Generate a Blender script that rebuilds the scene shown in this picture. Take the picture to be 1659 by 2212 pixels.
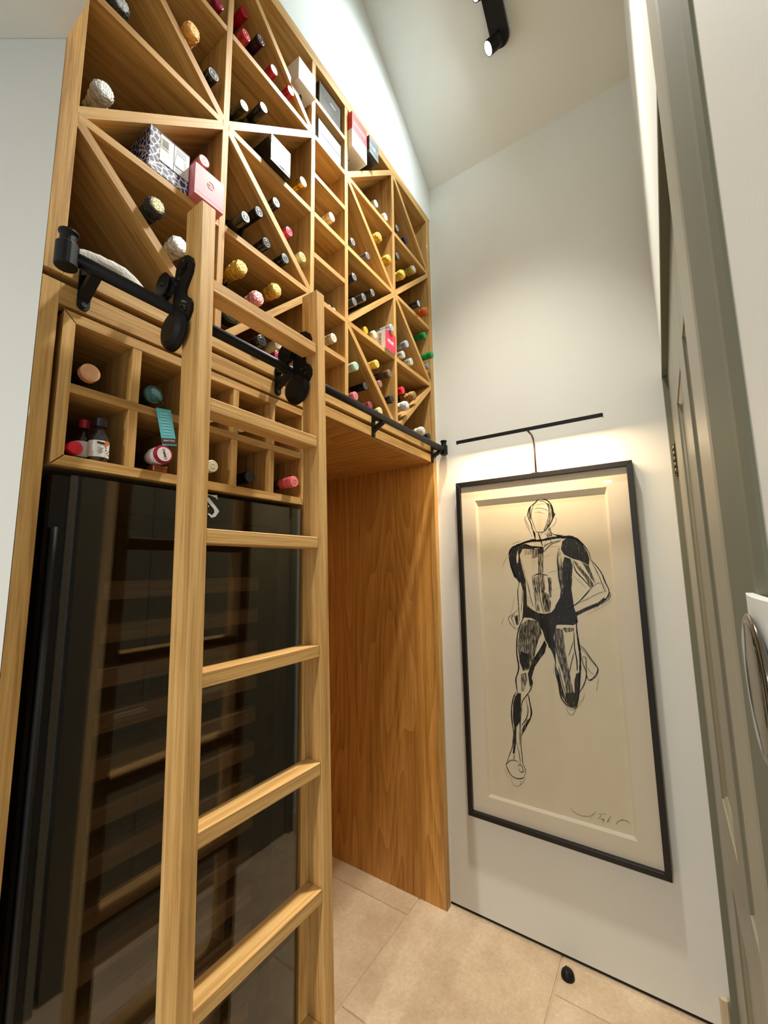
import bpy, bmesh, math, random
from mathutils import Vector, Matrix
random.seed(7)
PI = math.pi
for o in list(bpy.data.objects): bpy.data.objects.remove(o)
SC = bpy.context.scene
COL = SC.collection

# ------------------------------------------------------------------ camera
def make_camera():
    yaw, pitch, roll = 0.981871069, 0.134435353, -0.0144665505
    cy, sy, cp, sp = math.cos(yaw), math.sin(yaw), math.cos(pitch), math.sin(pitch)
    f = Vector((sy*cp, cy*cp, sp)); r = Vector((cy, -sy, 0)); u = r.cross(f)
    cr, sr = math.cos(roll), math.sin(roll)
    r, u = cr*r + sr*u, -sr*r + cr*u
    cam = bpy.data.cameras.new('camera')
    cam.sensor_fit = 'HORIZONTAL'; cam.sensor_width = 36.0
    cam.lens = 36.0*897.507/1659.0
    cam.clip_start = 0.01; cam.clip_end = 60
    o = bpy.data.objects.new('camera', cam); COL.objects.link(o)
    m = Matrix((r, u, -f)).transposed().to_4x4(); m.translation = Vector((0, -0.876, 1.42))
    o.matrix_world = m
    SC.camera = o
make_camera()
# ------------------------------------------------------------------ world, exposure, large lights
WORLD, HALL, SPOT, SPOT3, PIC = 0.37, 42.0, 9.5, 195.0, 3.8
def make_world():
    w = bpy.data.worlds.new('world'); SC.world = w; w.use_nodes = True
    bg = w.node_tree.nodes['Background']
    bg.inputs['Color'].default_value = (0.88, 0.95, 1.0, 1); bg.inputs['Strength'].default_value = WORLD
make_world()
SC.view_settings.view_transform = 'Standard'; SC.view_settings.look = 'None'
SC.view_settings.gamma = 1.0; SC.view_settings.use_curve_mapping = False
SC.view_settings.exposure = 0.75
# recessed downlight in the hall ceiling behind the camera (seen as a small glint in the picture glass)
def hall_downlight(loc, power):
    l = bpy.data.lights.new('hall_downlight', 'AREA'); l.shape = 'DISK'; l.size = .09; l.energy = power; l.color = (1., .95, .86)
    o = bpy.data.objects.new('hall_downlight', l); COL.objects.link(o); o.location = loc
hall_downlight((-2.16, -.380, 2.43), HALL)

# ------------------------------------------------------------------ materials
MATS = {}
def nd(nt, t, **k):
    n = nt.nodes.new(t)
    for a, v in k.items(): setattr(n, a, v)
    return n
def base(name):
    m = bpy.data.materials.new(name); m.use_nodes = True
    nt = m.node_tree
    return m, nt, nt.nodes['Principled BSDF'], nt.nodes['Material Output']
def lin(c):
    return tuple(((x/255)/12.92 if x/255 <= .04045 else ((x/255+.055)/1.055)**2.4) for x in c) + (1,)
def paint(name, rgb, rough=.5, metal=0., var=.06, scale=8., bump=.0, bscale=60., spec=.5, coat=0., trans=0., ior=1.45):
    if name in MATS: return MATS[name]
    m, nt, b, out = base(name)
    c = lin(rgb)
    tc = nd(nt, 'ShaderNodeTexCoord'); n = nd(nt, 'ShaderNodeTexNoise'); n.inputs['Scale'].default_value = scale; n.inputs['Detail'].default_value = 4
    nt.links.new(tc.outputs['Object'], n.inputs['Vector'])
    r = nd(nt, 'ShaderNodeValToRGB')
    r.color_ramp.elements[0].position = .3; r.color_ramp.elements[1].position = .7
    r.color_ramp.elements[0].color = tuple(x*(1-var) for x in c[:3]) + (1,)
    r.color_ramp.elements[1].color = tuple(min(1, x*(1+var)) for x in c[:3]) + (1,)
    nt.links.new(n.outputs['Fac'], r.inputs['Fac']); nt.links.new(r.outputs['Color'], b.inputs['Base Color'])
    b.inputs['Roughness'].default_value = rough; b.inputs['Metallic'].default_value = metal
    b.inputs['Specular IOR Level'].default_value = spec; b.inputs['Coat Weight'].default_value = coat
    b.inputs['Transmission Weight'].default_value = trans; b.inputs['IOR'].default_value = ior
    if bump:
        n2 = nd(nt, 'ShaderNodeTexNoise'); n2.inputs['Scale'].default_value = bscale; n2.inputs['Detail'].default_value = 6
        nt.links.new(tc.outputs['Object'], n2.inputs['Vector'])
        bp = nd(nt, 'ShaderNodeBump'); bp.inputs['Strength'].default_value = bump; bp.inputs['Distance'].default_value = .01
        nt.links.new(n2.outputs['Fac'], bp.inputs['Height']); nt.links.new(bp.outputs['Normal'], b.inputs['Normal'])
    MATS[name] = m
    return m
def wood(name, dark, mid, light, rough=.55, gx=1.4, gy=26., coat=.25, bump=.12, cathedral=False):
    if name in MATS: return MATS[name]
    m, nt, b, out = base(name)
    tc = nd(nt, 'ShaderNodeTexCoord'); oi = nd(nt, 'ShaderNodeObjectInfo')
    mul = nd(nt, 'ShaderNodeVectorMath', operation='SCALE'); mul.inputs[0].default_value = (37., 53., 71.)
    nt.links.new(oi.outputs['Random'], mul.inputs['Scale'])
    add = nd(nt, 'ShaderNodeVectorMath', operation='ADD')
    nt.links.new(tc.outputs['Object'], add.inputs[0]); nt.links.new(mul.outputs[0], add.inputs[1])
    mp = nd(nt, 'ShaderNodeMapping'); mp.inputs['Scale'].default_value = (gx, gy, gy)
    nt.links.new(add.outputs[0], mp.inputs['Vector'])
    n1 = nd(nt, 'ShaderNodeTexNoise'); n1.inputs['Scale'].default_value = 1.6; n1.inputs['Detail'].default_value = 7; n1.inputs['Roughness'].default_value = .62; n1.inputs['Distortion'].default_value = .5
    nt.links.new(mp.outputs[0], n1.inputs['Vector'])
    mp2 = nd(nt, 'ShaderNodeMapping'); mp2.inputs['Scale'].default_value = (7., 260., 260.)
    nt.links.new(add.outputs[0], mp2.inputs['Vector'])
    n2 = nd(nt, 'ShaderNodeTexNoise'); n2.inputs['Scale'].default_value = 1.; n2.inputs['Detail'].default_value = 3
    nt.links.new(mp2.outputs[0], n2.inputs['Vector'])
    fac = n1.outputs['Fac']
    if cathedral:
        mp3 = nd(nt, 'ShaderNodeMapping'); mp3.inputs['Scale'].default_value = (.5, 4.5, 4.5)
        nt.links.new(add.outputs[0], mp3.inputs['Vector'])
        n3 = nd(nt, 'ShaderNodeTexNoise'); n3.inputs['Scale'].default_value = 1.1; n3.inputs['Detail'].default_value = 1
        nt.links.new(mp3.outputs[0], n3.inputs['Vector'])
        k = nd(nt, 'ShaderNodeMath', operation='MULTIPLY'); k.inputs[1].default_value = 15.
        nt.links.new(n3.outputs['Fac'], k.inputs[0])
        fr = nd(nt, 'ShaderNodeMath', operation='FRACT'); nt.links.new(k.outputs[0], fr.inputs[0])
        mx0 = nd(nt, 'ShaderNodeMath', operation='MULTIPLY_ADD'); mx0.inputs[1].default_value = .22
        nt.links.new(fr.outputs[0], mx0.inputs[0])
        sc0 = nd(nt, 'ShaderNodeMath', operation='MULTIPLY'); sc0.inputs[1].default_value = .8
        nt.links.new(n1.outputs['Fac'], sc0.inputs[0]); nt.links.new(sc0.outputs[0], mx0.inputs[2])
        fac = mx0.outputs[0]
    r = nd(nt, 'ShaderNodeValToRGB'); e = r.color_ramp.elements
    e[0].position = .30; e[0].color = lin(dark); e[1].position = .72; e[1].color = lin(light)
    q = r.color_ramp.elements.new(.5); q.color = lin(mid)
    nt.links.new(fac, r.inputs['Fac'])
    r2 = nd(nt, 'ShaderNodeValToRGB'); r2.color_ramp.elements[0].position = .33; r2.color_ramp.elements[0].color = (.62, .6, .56, 1); r2.color_ramp.elements[1].position = .5; r2.color_ramp.elements[1].color = (1, 1, 1, 1)
    nt.links.new(n2.outputs['Fac'], r2.inputs['Fac'])
    mx = nd(nt, 'ShaderNodeMix', data_type='RGBA', blend_type='MULTIPLY'); mx.inputs['Factor'].default_value = .6
    nt.links.new(r.outputs['Color'], mx.inputs['A']); nt.links.new(r2.outputs['Color'], mx.inputs['B'])
    nt.links.new(mx.outputs['Result'], b.inputs['Base Color'])
    b.inputs['Roughness'].default_value = rough; b.inputs['Specular IOR Level'].default_value = .3; b.inputs['Coat Weight'].default_value = coat*.6; b.inputs['Coat Roughness'].default_value = .09
    bp = nd(nt, 'ShaderNodeBump'); bp.inputs['Strength'].default_value = bump; bp.inputs['Distance'].default_value = .004
    nt.links.new(n2.outputs['Fac'], bp.inputs['Height']); nt.links.new(bp.outputs['Normal'], b.inputs['Normal']); nt.links.new(bp.outputs['Normal'], b.inputs['Coat Normal'])
    MATS[name] = m
    return m
def emit(name, rgb, s):
    m, nt, b, out = base(name)
    e = nd(nt, 'ShaderNodeEmission'); e.inputs['Color'].default_value = lin(rgb); e.inputs['Strength'].default_value = s
    nt.links.new(e.outputs[0], out.inputs['Surface']); MATS[name] = m
    return m
def thin_glass(name, tint=(1, 1, 1), ior=1.5, refl=1.0):
    m, nt, b, out = base(name)
    t = nd(nt, 'ShaderNodeBsdfTransparent'); t.inputs['Color'].default_value = tint + (1,)
    g = nd(nt, 'ShaderNodeBsdfGlossy'); g.inputs['Roughness'].default_value = .0; g.inputs['Color'].default_value = (refl, refl, refl, 1)
    lw = nd(nt, 'ShaderNodeLayerWeight'); lw.inputs['Blend'].default_value = .5     # Schlick, the same from both sides of the pane
    pw = nd(nt, 'ShaderNodeMath', operation='POWER'); pw.inputs[1].default_value = 5.; nt.links.new(lw.outputs['Facing'], pw.inputs[0])
    f0 = ((ior-1)/(ior+1))**2
    f = nd(nt, 'ShaderNodeMath', operation='MULTIPLY_ADD'); f.inputs[1].default_value = 1-f0; f.inputs[2].default_value = f0; nt.links.new(pw.outputs[0], f.inputs[0])
    x = nd(nt, 'ShaderNodeMixShader')
    nt.links.new(f.outputs[0], x.inputs[0]); nt.links.new(t.outputs[0], x.inputs[1]); nt.links.new(g.outputs[0], x.inputs[2])
    nt.links.new(x.outputs[0], out.inputs['Surface']); MATS[name] = m
    return m
def charcoal(name, dens):
    m, nt, b, out = base(name)
    b.inputs['Base Color'].default_value = (.012, .012, .012, 1); b.inputs['Roughness'].default_value = .9
    tc = nd(nt, 'ShaderNodeTexCoord'); mp = nd(nt, 'ShaderNodeMapping'); mp.inputs['Scale'].default_value = (1, 260, 34); mp.inputs['Rotation'].default_value = (.12, 0, 0)
    nt.links.new(tc.outputs['Object'], mp.inputs[0])
    n = nd(nt, 'ShaderNodeTexNoise'); n.inputs['Scale'].default_value = 1.; n.inputs['Detail'].default_value = 5; n.inputs['Roughness'].default_value = .7
    nt.links.new(mp.outputs[0], n.inputs['Vector'])
    mr = nd(nt, 'ShaderNodeMapRange'); c = .665-.36*dens
    mr.inputs['From Min'].default_value = c-.12; mr.inputs['From Max'].default_value = c+.12
    mr.inputs['To Max'].default_value = min(.96, .62+dens*.36)
    nt.links.new(n.outputs['Fac'], mr.inputs['Value'])
    t = nd(nt, 'ShaderNodeBsdfTransparent'); x = nd(nt, 'ShaderNodeMixShader')
    nt.links.new(mr.outputs[0], x.inputs[0]); nt.links.new(t.outputs[0], x.inputs[1]); nt.links.new(b.outputs[0], x.inputs[2])
    nt.links.new(x.outputs[0], out.inputs['Surface']); MATS[name] = m
    return m
OAK = wood('oak', (158, 114, 58), (194, 150, 84), (214, 174, 108))
OAK_SHADE = wood('oak_shaded', (92, 58, 26), (114, 74, 36), (134, 92, 48), coat=.1)  # oak darkened so the shade deep in the cells sits in its colour
VENEER = wood('oak_veneer', (166, 116, 50), (198, 144, 70), (214, 162, 92), rough=.42, gx=.8, gy=30, coat=.12, cathedral=True)
LOAK = wood('ladder_oak', (182, 136, 74), (214, 168, 102), (230, 192, 128), gx=1.1, gy=34)
SHELFW = wood('beech_shelf', (120, 86, 58), (146, 108, 76), (164, 126, 90), rough=.5, coat=0)
WALL = paint('white_paint', (226, 227, 220), .55, var=.015, scale=3, bump=.03, bscale=220, spec=.3)
CEIL = paint('ceiling_paint', (222, 223, 216), .6, var=.02, scale=3, bump=.1, bscale=160, spec=.3)
OLIVE = paint('olive_grey_paint', (116, 117, 100), .62, var=.03, scale=4, bump=.02, bscale=30, spec=.12)
OLIVED = paint('olive_grey_gloss', (126, 124, 106), .34, var=.03, scale=4, bump=.02, bscale=30, spec=.45)
OLIVE_SHEEN = paint('olive_grey_sheen', (154, 150, 132), .40, var=.02, scale=4, spec=.5)  # lighter copy of the olive trim, its warm grazing reflection painted in
BLACKM = paint('black_steel', (13, 13, 13), .48, metal=.0, var=.2, bump=.05, bscale=300, spec=.3)
BLACKG = paint('black_gloss', (7, 7, 8), .06, var=.1)
BLACKI = paint('black_liner', (16, 16, 17), .5, var=.2)
FRAMEB = paint('black_frame', (16, 14, 13), .4, var=.2, bump=.03)
MATB = paint('cream_mat', (226, 216, 198), .85, var=.01, bump=.03, bscale=400, spec=.2)
PAPER = paint('cream_paper', (222, 212, 188), .9, var=.02, scale=14, bump=.04, bscale=300, spec=.1)
INK = paint('charcoal_line', (9, 9, 9), .9, var=.2, spec=.1)
PENCIL = paint('pencil_line', (88, 72, 44), .9, var=.15, spec=.1)
CHROME = paint('chrome', (120, 114, 106), .16, metal=1., var=.05)
STEELD = paint('dark_steel', (92, 88, 82), .32, metal=1., var=.15, bump=.05)
TILE = None

# ------------------------------------------------------------------ mesh helpers
def mesh_obj(name, bm, mat, parent=None, mw=None, smooth=False):
    me = bpy.data.meshes.new(name)
    bmesh.ops.recalc_face_normals(bm, faces=bm.faces)
    bm.to_mesh(me); bm.free()
    for x in (mat if isinstance(mat, (list, tuple)) else [mat]): me.materials.append(x)
    if smooth:
        for p in me.polygons: p.use_smooth = True
    o = bpy.data.objects.new(name, me); COL.objects.link(o)
    if mw is not None: o.matrix_world = mw
    if parent: o.parent = parent; o.matrix_local = (parent.matrix_world.inverted() @ (mw if mw is not None else Matrix()))
    return o
def thing(name, label, cat, loc=(0, 0, 0), group=None):
    o = bpy.data.objects.new(name, None); COL.objects.link(o); o.location = loc; o.matrix_world = Matrix.Translation(loc)
    o.empty_display_size = .05
    o['label'] = label; o['category'] = cat
    if group: o['group'] = group
    return o
def tag(o, label, cat, group=None):
    o['label'] = label; o['category'] = cat
    if group: o['group'] = group
    return o
def struct(o):
    o['kind'] = 'structure'; return o
def cube_bm(sx, sy, sz, bev=0.):
    bm = bmesh.new(); bmesh.ops.create_cube(bm, size=1)
    for v in bm.verts: v.co = Vector((v.co.x*sx, v.co.y*sy, v.co.z*sz))
    if bev: bmesh.ops.bevel(bm, geom=list(bm.edges), offset=bev, segments=1, affect='EDGES')
    return bm
AX = {'x': Matrix(), 'y': Matrix.Rotation(PI/2, 4, 'Z'), 'z': Matrix.Rotation(-PI/2, 4, 'Y')}
def board(name, lo, hi, axis, mat, parent=None, bev=.0008):
    """box from lo to hi whose grain (local X) runs along axis"""
    lo, hi = Vector(lo), Vector(hi); c = (lo+hi)/2; s = hi-lo
    d = {'x': (s.x, s.y, s.z), 'y': (s.y, s.x, s.z), 'z': (s.z, s.y, s.x)}[axis]
    return mesh_obj(name, cube_bm(*d, bev), mat, parent, Matrix.Translation(c) @ AX[axis])
def box(name, lo, hi, mat, parent=None, bev=.0008): return board(name, lo, hi, 'x', mat, parent, bev)
def prism(pts, h0, h1, plane):
    """polygon pts extruded; plane 'x': pts are (y,z), between x=h0,h1; 'y': (x,z); 'z': (x,y)"""
    bm = bmesh.new()
    f = {'x': lambda p, h: (h, p[0], p[1]), 'y': lambda p, h: (p[0], h, p[1]), 'z': lambda p, h: (p[0], p[1], h)}[plane]
    a = [bm.verts.new(f(p, h0)) for p in pts]; b = [bm.verts.new(f(p, h1)) for p in pts]
    bm.faces.new(a); bm.faces.new(b[::-1])
    for i in range(len(pts)):
        j = (i+1) % len(pts); bm.faces.new((a[i], a[j], b[j], b[i]))
    return bm
def lathe_bm(prof, n=20, axis='y', bm=None, off=(0, 0, 0), bump=None, loop=False):
    """prof: (radius, along). axis y/z/x"""
    bm = bm or bmesh.new(); rings = []
    for r, t in prof:
        ring = []
        for k in range(n):
            a = 2*PI*k/n; rr = r*(1+(bump(k, t) if bump and r > .004 else 0))
            c, s = rr*math.cos(a), rr*math.sin(a)
            p = {'y': (c, t, s), 'z': (c, s, t), 'x': (t, c, s)}[axis]
            ring.append(bm.verts.new(Vector(p)+Vector(off)))
        rings.append(ring)
    for a, b in zip(rings, rings[1:]):
        for k in range(n): bm.faces.new((a[k], a[(k+1) % n], b[(k+1) % n], b[k]))
    if loop:
        for k in range(n): bm.faces.new((rings[-1][k], rings[-1][(k+1) % n], rings[0][(k+1) % n], rings[0][k]))
    else: bm.faces.new(rings[0]); bm.faces.new(rings[-1])
    return bm
def tube_bm(pts, r, n=10, bm=None):
    bm = bm or bmesh.new(); pts = [Vector(p) for p in pts]; rings = []
    for i, p in enumerate(pts):
        d = (pts[min(i+1, len(pts)-1)]-pts[max(i-1, 0)]).normalized()
        u = d.cross(Vector((0, 0, 1)) if abs(d.z) < .9 else Vector((0, 1, 0))).normalized(); v = d.cross(u)
        rings.append([bm.verts.new(p+r*(math.cos(2*PI*k/n)*u+math.sin(2*PI*k/n)*v)) for k in range(n)])
    for a, b in zip(rings, rings[1:]):
        for k in range(n): bm.faces.new((a[k], a[(k+1) % n], b[(k+1) % n], b[k]))
    bm.faces.new(rings[0]); bm.faces.new(rings[-1])
    return bm
def text(name, body, size, mw, mat, parent, align='CENTER', shear=0., bold=0.):
    cu = bpy.data.curves.new(name, 'FONT'); cu.body = body; cu.size = size; cu.align_x = align; cu.align_y = 'CENTER'
    cu.shear = shear; cu.offset = bold; cu.resolution_u = 3
    o = bpy.data.objects.new(name, cu); COL.objects.link(o); o.matrix_world = mw
    dg = bpy.context.evaluated_depsgraph_get()
    me = bpy.data.meshes.new_from_object(o.evaluated_get(dg)); bpy.data.objects.remove(o)
    me.materials.clear(); me.materials.append(mat)
    r = bpy.data.objects.new(name, me); COL.objects.link(r); r.parent = parent; r.matrix_local = parent.matrix_world.inverted() @ mw
    return r
def frame_y(x, y, z):      # text frame on a face looking to -y
    return Matrix.Translation((x, y, z)) @ Matrix.Rotation(PI/2, 4, 'X')
def frame_x(x, y, z):      # text frame on a face looking to -x (reading direction -y)
    return Matrix.Translation((x, y, z)) @ Matrix.Rotation(-PI/2, 4, 'Z') @ Matrix.Rotation(PI/2, 4, 'X')

# ------------------------------------------------------------------ room
CZ = lambda x: 3.411 + .735*(1.788-x)       # underside of the sloping ceiling
WX = 1.788
def room():
    # floor: grout bed plus stone tiles as parts
    global TILE
    m, nt, b, out = base('limestone')
    tc = nd(nt, 'ShaderNodeTexCoord'); n = nd(nt, 'ShaderNodeTexNoise'); n.inputs['Scale'].default_value = 4.5; n.inputs['Detail'].default_value = 8; n.inputs['Roughness'].default_value = .65
    oi = nd(nt, 'ShaderNodeObjectInfo'); mu = nd(nt, 'ShaderNodeVectorMath', operation='SCALE'); mu.inputs[0].default_value = (13, 29, 7)
    nt.links.new(oi.outputs['Random'], mu.inputs['Scale']); ad = nd(nt, 'ShaderNodeVectorMath', operation='ADD')
    nt.links.new(tc.outputs['Object'], ad.inputs[0]); nt.links.new(mu.outputs[0], ad.inputs[1]); nt.links.new(ad.outputs[0], n.inputs['Vector'])
    r = nd(nt, 'ShaderNodeValToRGB'); e = r.color_ramp.elements
    e[0].position = .3; e[0].color = lin((180, 156, 126)); e[1].position = .72; e[1].color = lin((216, 198, 170)); q = e.new(.5); q.color = lin((200, 178, 148))
    nt.links.new(n.outputs['Fac'], r.inputs['Fac'])
    n3 = nd(nt, 'ShaderNodeTexNoise'); n3.inputs['Scale'].default_value = 70; n3.inputs['Detail'].default_value = 5; n3.inputs['Roughness'].default_value = .8; nt.links.new(ad.outputs[0], n3.inputs['Vector'])
    r3 = nd(nt, 'ShaderNodeValToRGB'); r3.color_ramp.elements[0].position = .35; r3.color_ramp.elements[0].color = (.80, .78, .75, 1); r3.color_ramp.elements[1].position = .62; r3.color_ramp.elements[1].color = (1.06, 1.05, 1.04, 1)
    nt.links.new(n3.outputs['Fac'], r3.inputs['Fac'])
    mt = nd(nt, 'ShaderNodeMix', data_type='RGBA', blend_type='MULTIPLY'); mt.inputs['Factor'].default_value = .7
    nt.links.new(r.outputs['Color'], mt.inputs['A']); nt.links.new(r3.outputs['Color'], mt.inputs['B']); nt.links.new(mt.outputs['Result'], b.inputs['Base Color'])
    b.inputs['Roughness'].default_value = .42
    n2 = nd(nt, 'ShaderNodeTexNoise'); n2.inputs['Scale'].default_value = 46; n2.inputs['Detail'].default_value = 6; nt.links.new(ad.outputs[0], n2.inputs['Vector'])
    bp = nd(nt, 'ShaderNodeBump'); bp.inputs['Strength'].default_value = .45; bp.inputs['Distance'].default_value = .004
    nt.links.new(n2.outputs['Fac'], bp.inputs['Height']); nt.links.new(bp.outputs['Normal'], b.inputs['Normal'])
    TILE = m
    grout = paint('grout', (196, 172, 138), .8, var=.08, scale=20)
    fl = struct(box('floor', (-2.2, -2.0, -.06), (1.86, .75, -.004), grout, None, 0))
    g = .0022
    strips = [(.133, .75, [-2.06, -1.16, -.16, .74, 1.64, 1.86]), (-.44, .133, [-2.2, -1.49, -.59, .31, 1.212, 1.86]), (-1.013, -.44, [-2.2, -1.07, -.17, .73, 1.63, 1.86]), (-2., -1.013, [-2.2, -1.2, -.2, .8, 1.86])]
    for y0, y1, xs in strips:
        for x0, x1 in zip(xs, xs[1:]):
            sx, sy = x1-x0-2*g, y1-y0-2*g
            bm = bmesh.new(); nx, ny = max(2, int(sx/.06)), max(2, int(sy/.06))
            # flat slab with slightly worn edges
            bm.free(); bm = cube_bm(sx, sy, .012, .0022)
            for v in bm.verts:
                if v.co.z > 0: v.co.z += random.uniform(-.0004, .0004)
            mesh_obj('tile', bm, TILE, fl, Matrix.Translation(((x0+x1)/2, (y0+y1)/2, -.006)))
    # picture wall with a black shadow gap at the floor
    w = struct(mesh_obj('wall_right', prism([(-1.05, .012), (.75, .012), (.75, 3.9), (-1.05, 3.9)], WX, WX+.12, 'x'), WALL))
    struct(box('shadow_gap_right', (WX+.006, -.925, 0), (WX+.1, .75, .0118), BLACKI, None, 0))  # black strip put in as the gap's shade; the wall has no baseboard
    # rack wall above the rack
    struct(mesh_obj('wall_back', prism([(.227, 3.238), (WX, 3.238), (WX, CZ(WX)+.06), (.227, CZ(.227)+.06)], 0., .10, 'y'), WALL))
    struct(box('trim_1', (1.7765, .004, 0), (WX, .06, 3.238), WALL, None, 0))
    # sloping ceiling
    struct(mesh_obj('ceiling', prism([(.2, CZ(.2)), (1.92, CZ(1.92)), (1.92, CZ(1.92)+.1), (.2, CZ(.2)+.1)], -1.3, .12, 'y'), CEIL))
    # lower ceiling over the hall end (its edge cuts the rack's left stile)
    struct(box('ceiling.001', (-2.6, -2.0, 2.448), (.2265, .75, 4.75), CEIL, None, 0))
    # splayed wall left of the rack
    d = Vector((-.563, .826, 0)); p = Vector((.2265, 0, 0)); q = p + d*.9
    struct(mesh_obj('wall_left', prism([(p.x, p.y), (q.x, q.y), (q.x+.0, q.y+.1), (p.x, p.y+.12)], 0, 2.447, 'z'), WALL))
    # door wall (seen at a grazing angle on the right)
    Y = -.930
    struct(mesh_obj('wall_front', prism([(.15, 0), (.349, 0), (.349, 2.5), (.64, 2.5), (.64, 2.108), (WX-.0002, 2.108), (WX-.0002, 4.75), (.15, 4.75)], Y-.12, Y, 'y'), WALL))
    struct(mesh_obj('trim_2', prism([(.3485, -.9275), (.366, -.925), (.39, -.9262), (.509, -.925), (.509, -1.02), (.3485, -1.02)], 0, 2.499, 'z'), OLIVE))
    struct(mesh_obj('trim_6', prism([(.5092, -.925), (.516, -.9235), (.632, -.9238), (.640, -.9258), (.640, -1.02), (.5092, -1.02)], 0, 2.499, 'z'), OLIVE_SHEEN))
    # far jamb and door head
    struct(box('trim_3', (.6402, -1.02, 2.09), (WX-.0003, -.9255, 2.1075), OLIVE, None, .001))
    struct(box('trim_4', (1.745, -1.02, 0), (WX-.0003, -.9262, 2.0895), OLIVE, None, .001))
    struct(box('trim_5', (WX-.014, -.9245, 0), (WX, -.899, .105), paint('tan_skirting', (196, 180, 152), .5), None, .006))
    door()
def door():
    d = bpy.data.objects.new('door_1', None); COL.objects.link(d); d.matrix_world = Matrix.Translation((1.74, -.94, 0)); d.location = (1.74, -.94, 0); struct(d)
    F, Bk = -.942, -.982       # face, back
    x0, x1 = .66, 1.7445
    st = [(x0, .80), (.962, 1.100), (1.370, x1)]
    for a, b in st: board('stile', (a, Bk, .008), (b, F, 2.086), 'z', OLIVED, d, .001)
    for a, b in [(.80, .962), (1.100, 1.370)]:
        for z0, z1 in [(.008, .20), (.66, .85), (1.86, 2.086)]: board('rail', (a, Bk, z0), (b, F, z1), 'x', OLIVED, d, .001)
        for z0, z1 in [(.20, .66), (.85, 1.86)]:
            # recessed field with a stepped moulding
            box('door_panel', (a+.02, Bk+.006, z0+.02), (b-.02, F-.010, z1-.02), OLIVED, d, .001)
            bm = bmesh.new()
            for t, y in ((0, F-.003), (.011, F-.008), (.022, F-.018)):
                o = [(a+t, z0+t), (b-t, z0+t), (b-t, z1-t), (a+t, z1-t)]
                ring = [bm.verts.new((p[0], y, p[1])) for p in o]
                if t:
                    for k in range(4): bm.faces.new((prev[k], prev[(k+1) % 4], ring[(k+1) % 4], ring[k]))
                prev = ring
            mesh_obj('moulding', bm, OLIVED, d)
    for z in (1.78,):
        bm = bmesh.new()
        for k in range(5): lathe_bm([(.0052, z+.021*k-.05), (.006, z+.021*k-.049), (.006, z+.021*k-.031), (.0052, z+.021*k-.03)], 10, 'z', bm, (1.742, -.9385, 0))
        lathe_bm([(.002, z-.058), (.0045, z-.054), (.0045, z-.051)], 10, 'z', bm, (1.742, -.9385, 0)); lathe_bm([(.0045, z+.055), (.0045, z+.058), (.002, z+.063)], 10, 'z', bm, (1.742, -.9385, 0))
        mesh_obj('hinge', bm, STEELD, d, None, True)
room()

# ------------------------------------------------------------------ upper wine rack
VX = [.576, .909, 1.088, 1.420]; HT = .0092
XS = {'A': (.2565, .5668), 'B': (.5852, .8998), 'C': (.9182, 1.0788), 'D': (1.0972, 1.4108), 'E': (1.4292, 1.742)}
ZH = [2.305, 2.605, 2.903]
ZR = {1: (2.0, 2.2958), 2: (2.3142, 2.5958), 3: (2.6142, 2.8938), 4: (2.9122, 3.197)}
def rack():
    t = thing('wine_rack', 'tall oak wine rack of diamond compartments filling the upper wall', 'wine rack', (1.0, .1, 1.966))
    D = .37
    board('side_panel', (.227, 0, 1.966), (.2565, D, 3.237), 'z', OAK, t); board('side_panel', (1.742, 0, 1.966), (1.776, D, 3.237), 'z', OAK, t)
    board('top_panel', (.2565, 0, 3.197), (1.742, D, 3.237), 'x', OAK, t); board('bottom_panel', (.2565, 0, 1.966), (1.742, D, 2.0), 'x', OAK, t)
    board('back_panel', (.2565, D-.008, 2.0), (1.742, D, 3.197), 'z', OAK_SHADE, t)
    for x in VX: board('divider', (x-HT, .0005, 2.0), (x+HT, D-.008, 3.197), 'z', OAK, t)
    for c, (a, b) in XS.items():
        for z in ZH: board('shelf', (a, .0005, z-HT), (b, D-.008, z+HT), 'x', OAK, t)
        if c == 'C':
            for z in (2.150, 2.455, 2.754, 3.053): board('shelf', (a, .0005, z-HT), (b, D-.008, z+HT), 'x', OAK, t)
            continue
        for r, (z0, z1) in ZR.items():
            upd = (r in (2, 4)) if c in 'AD' else (r in (1, 3))
            dx, dz = b-a, z1-z0; L = math.hypot(dx, dz); ang = math.atan2(dz, dx)*(1 if upd else -1)
            # diagonal with mitred ends that fit the corners
            w = HT; cx, cz = (a+b)/2, (z0+z1)/2; s = 1 if upd else -1
            nx, nz = w/(dz/L), w/(dx/L)
            za, zb = (z0, z1) if upd else (z1, z0)
            pts = [(a, za), (a, za+s*nz), (b-nx, zb), (b, zb), (b, zb-s*nz), (a+nx, za)]
            M = Matrix.Translation((cx, 0, cz)) @ Matrix.Rotation(-ang, 4, 'Y')
            bm = prism(pts, .0005, D-.008, 'y'); bmesh.ops.transform(bm, matrix=M.inverted(), verts=bm.verts)
            bmesh.ops.bevel(bm, geom=[e for e in bm.edges if abs((e.verts[0].co-e.verts[1].co).y) < .001], offset=.0007, segments=1, affect='EDGES')
            mesh_obj('diagonal_slat', bm, OAK, t, M)
rack()

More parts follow.
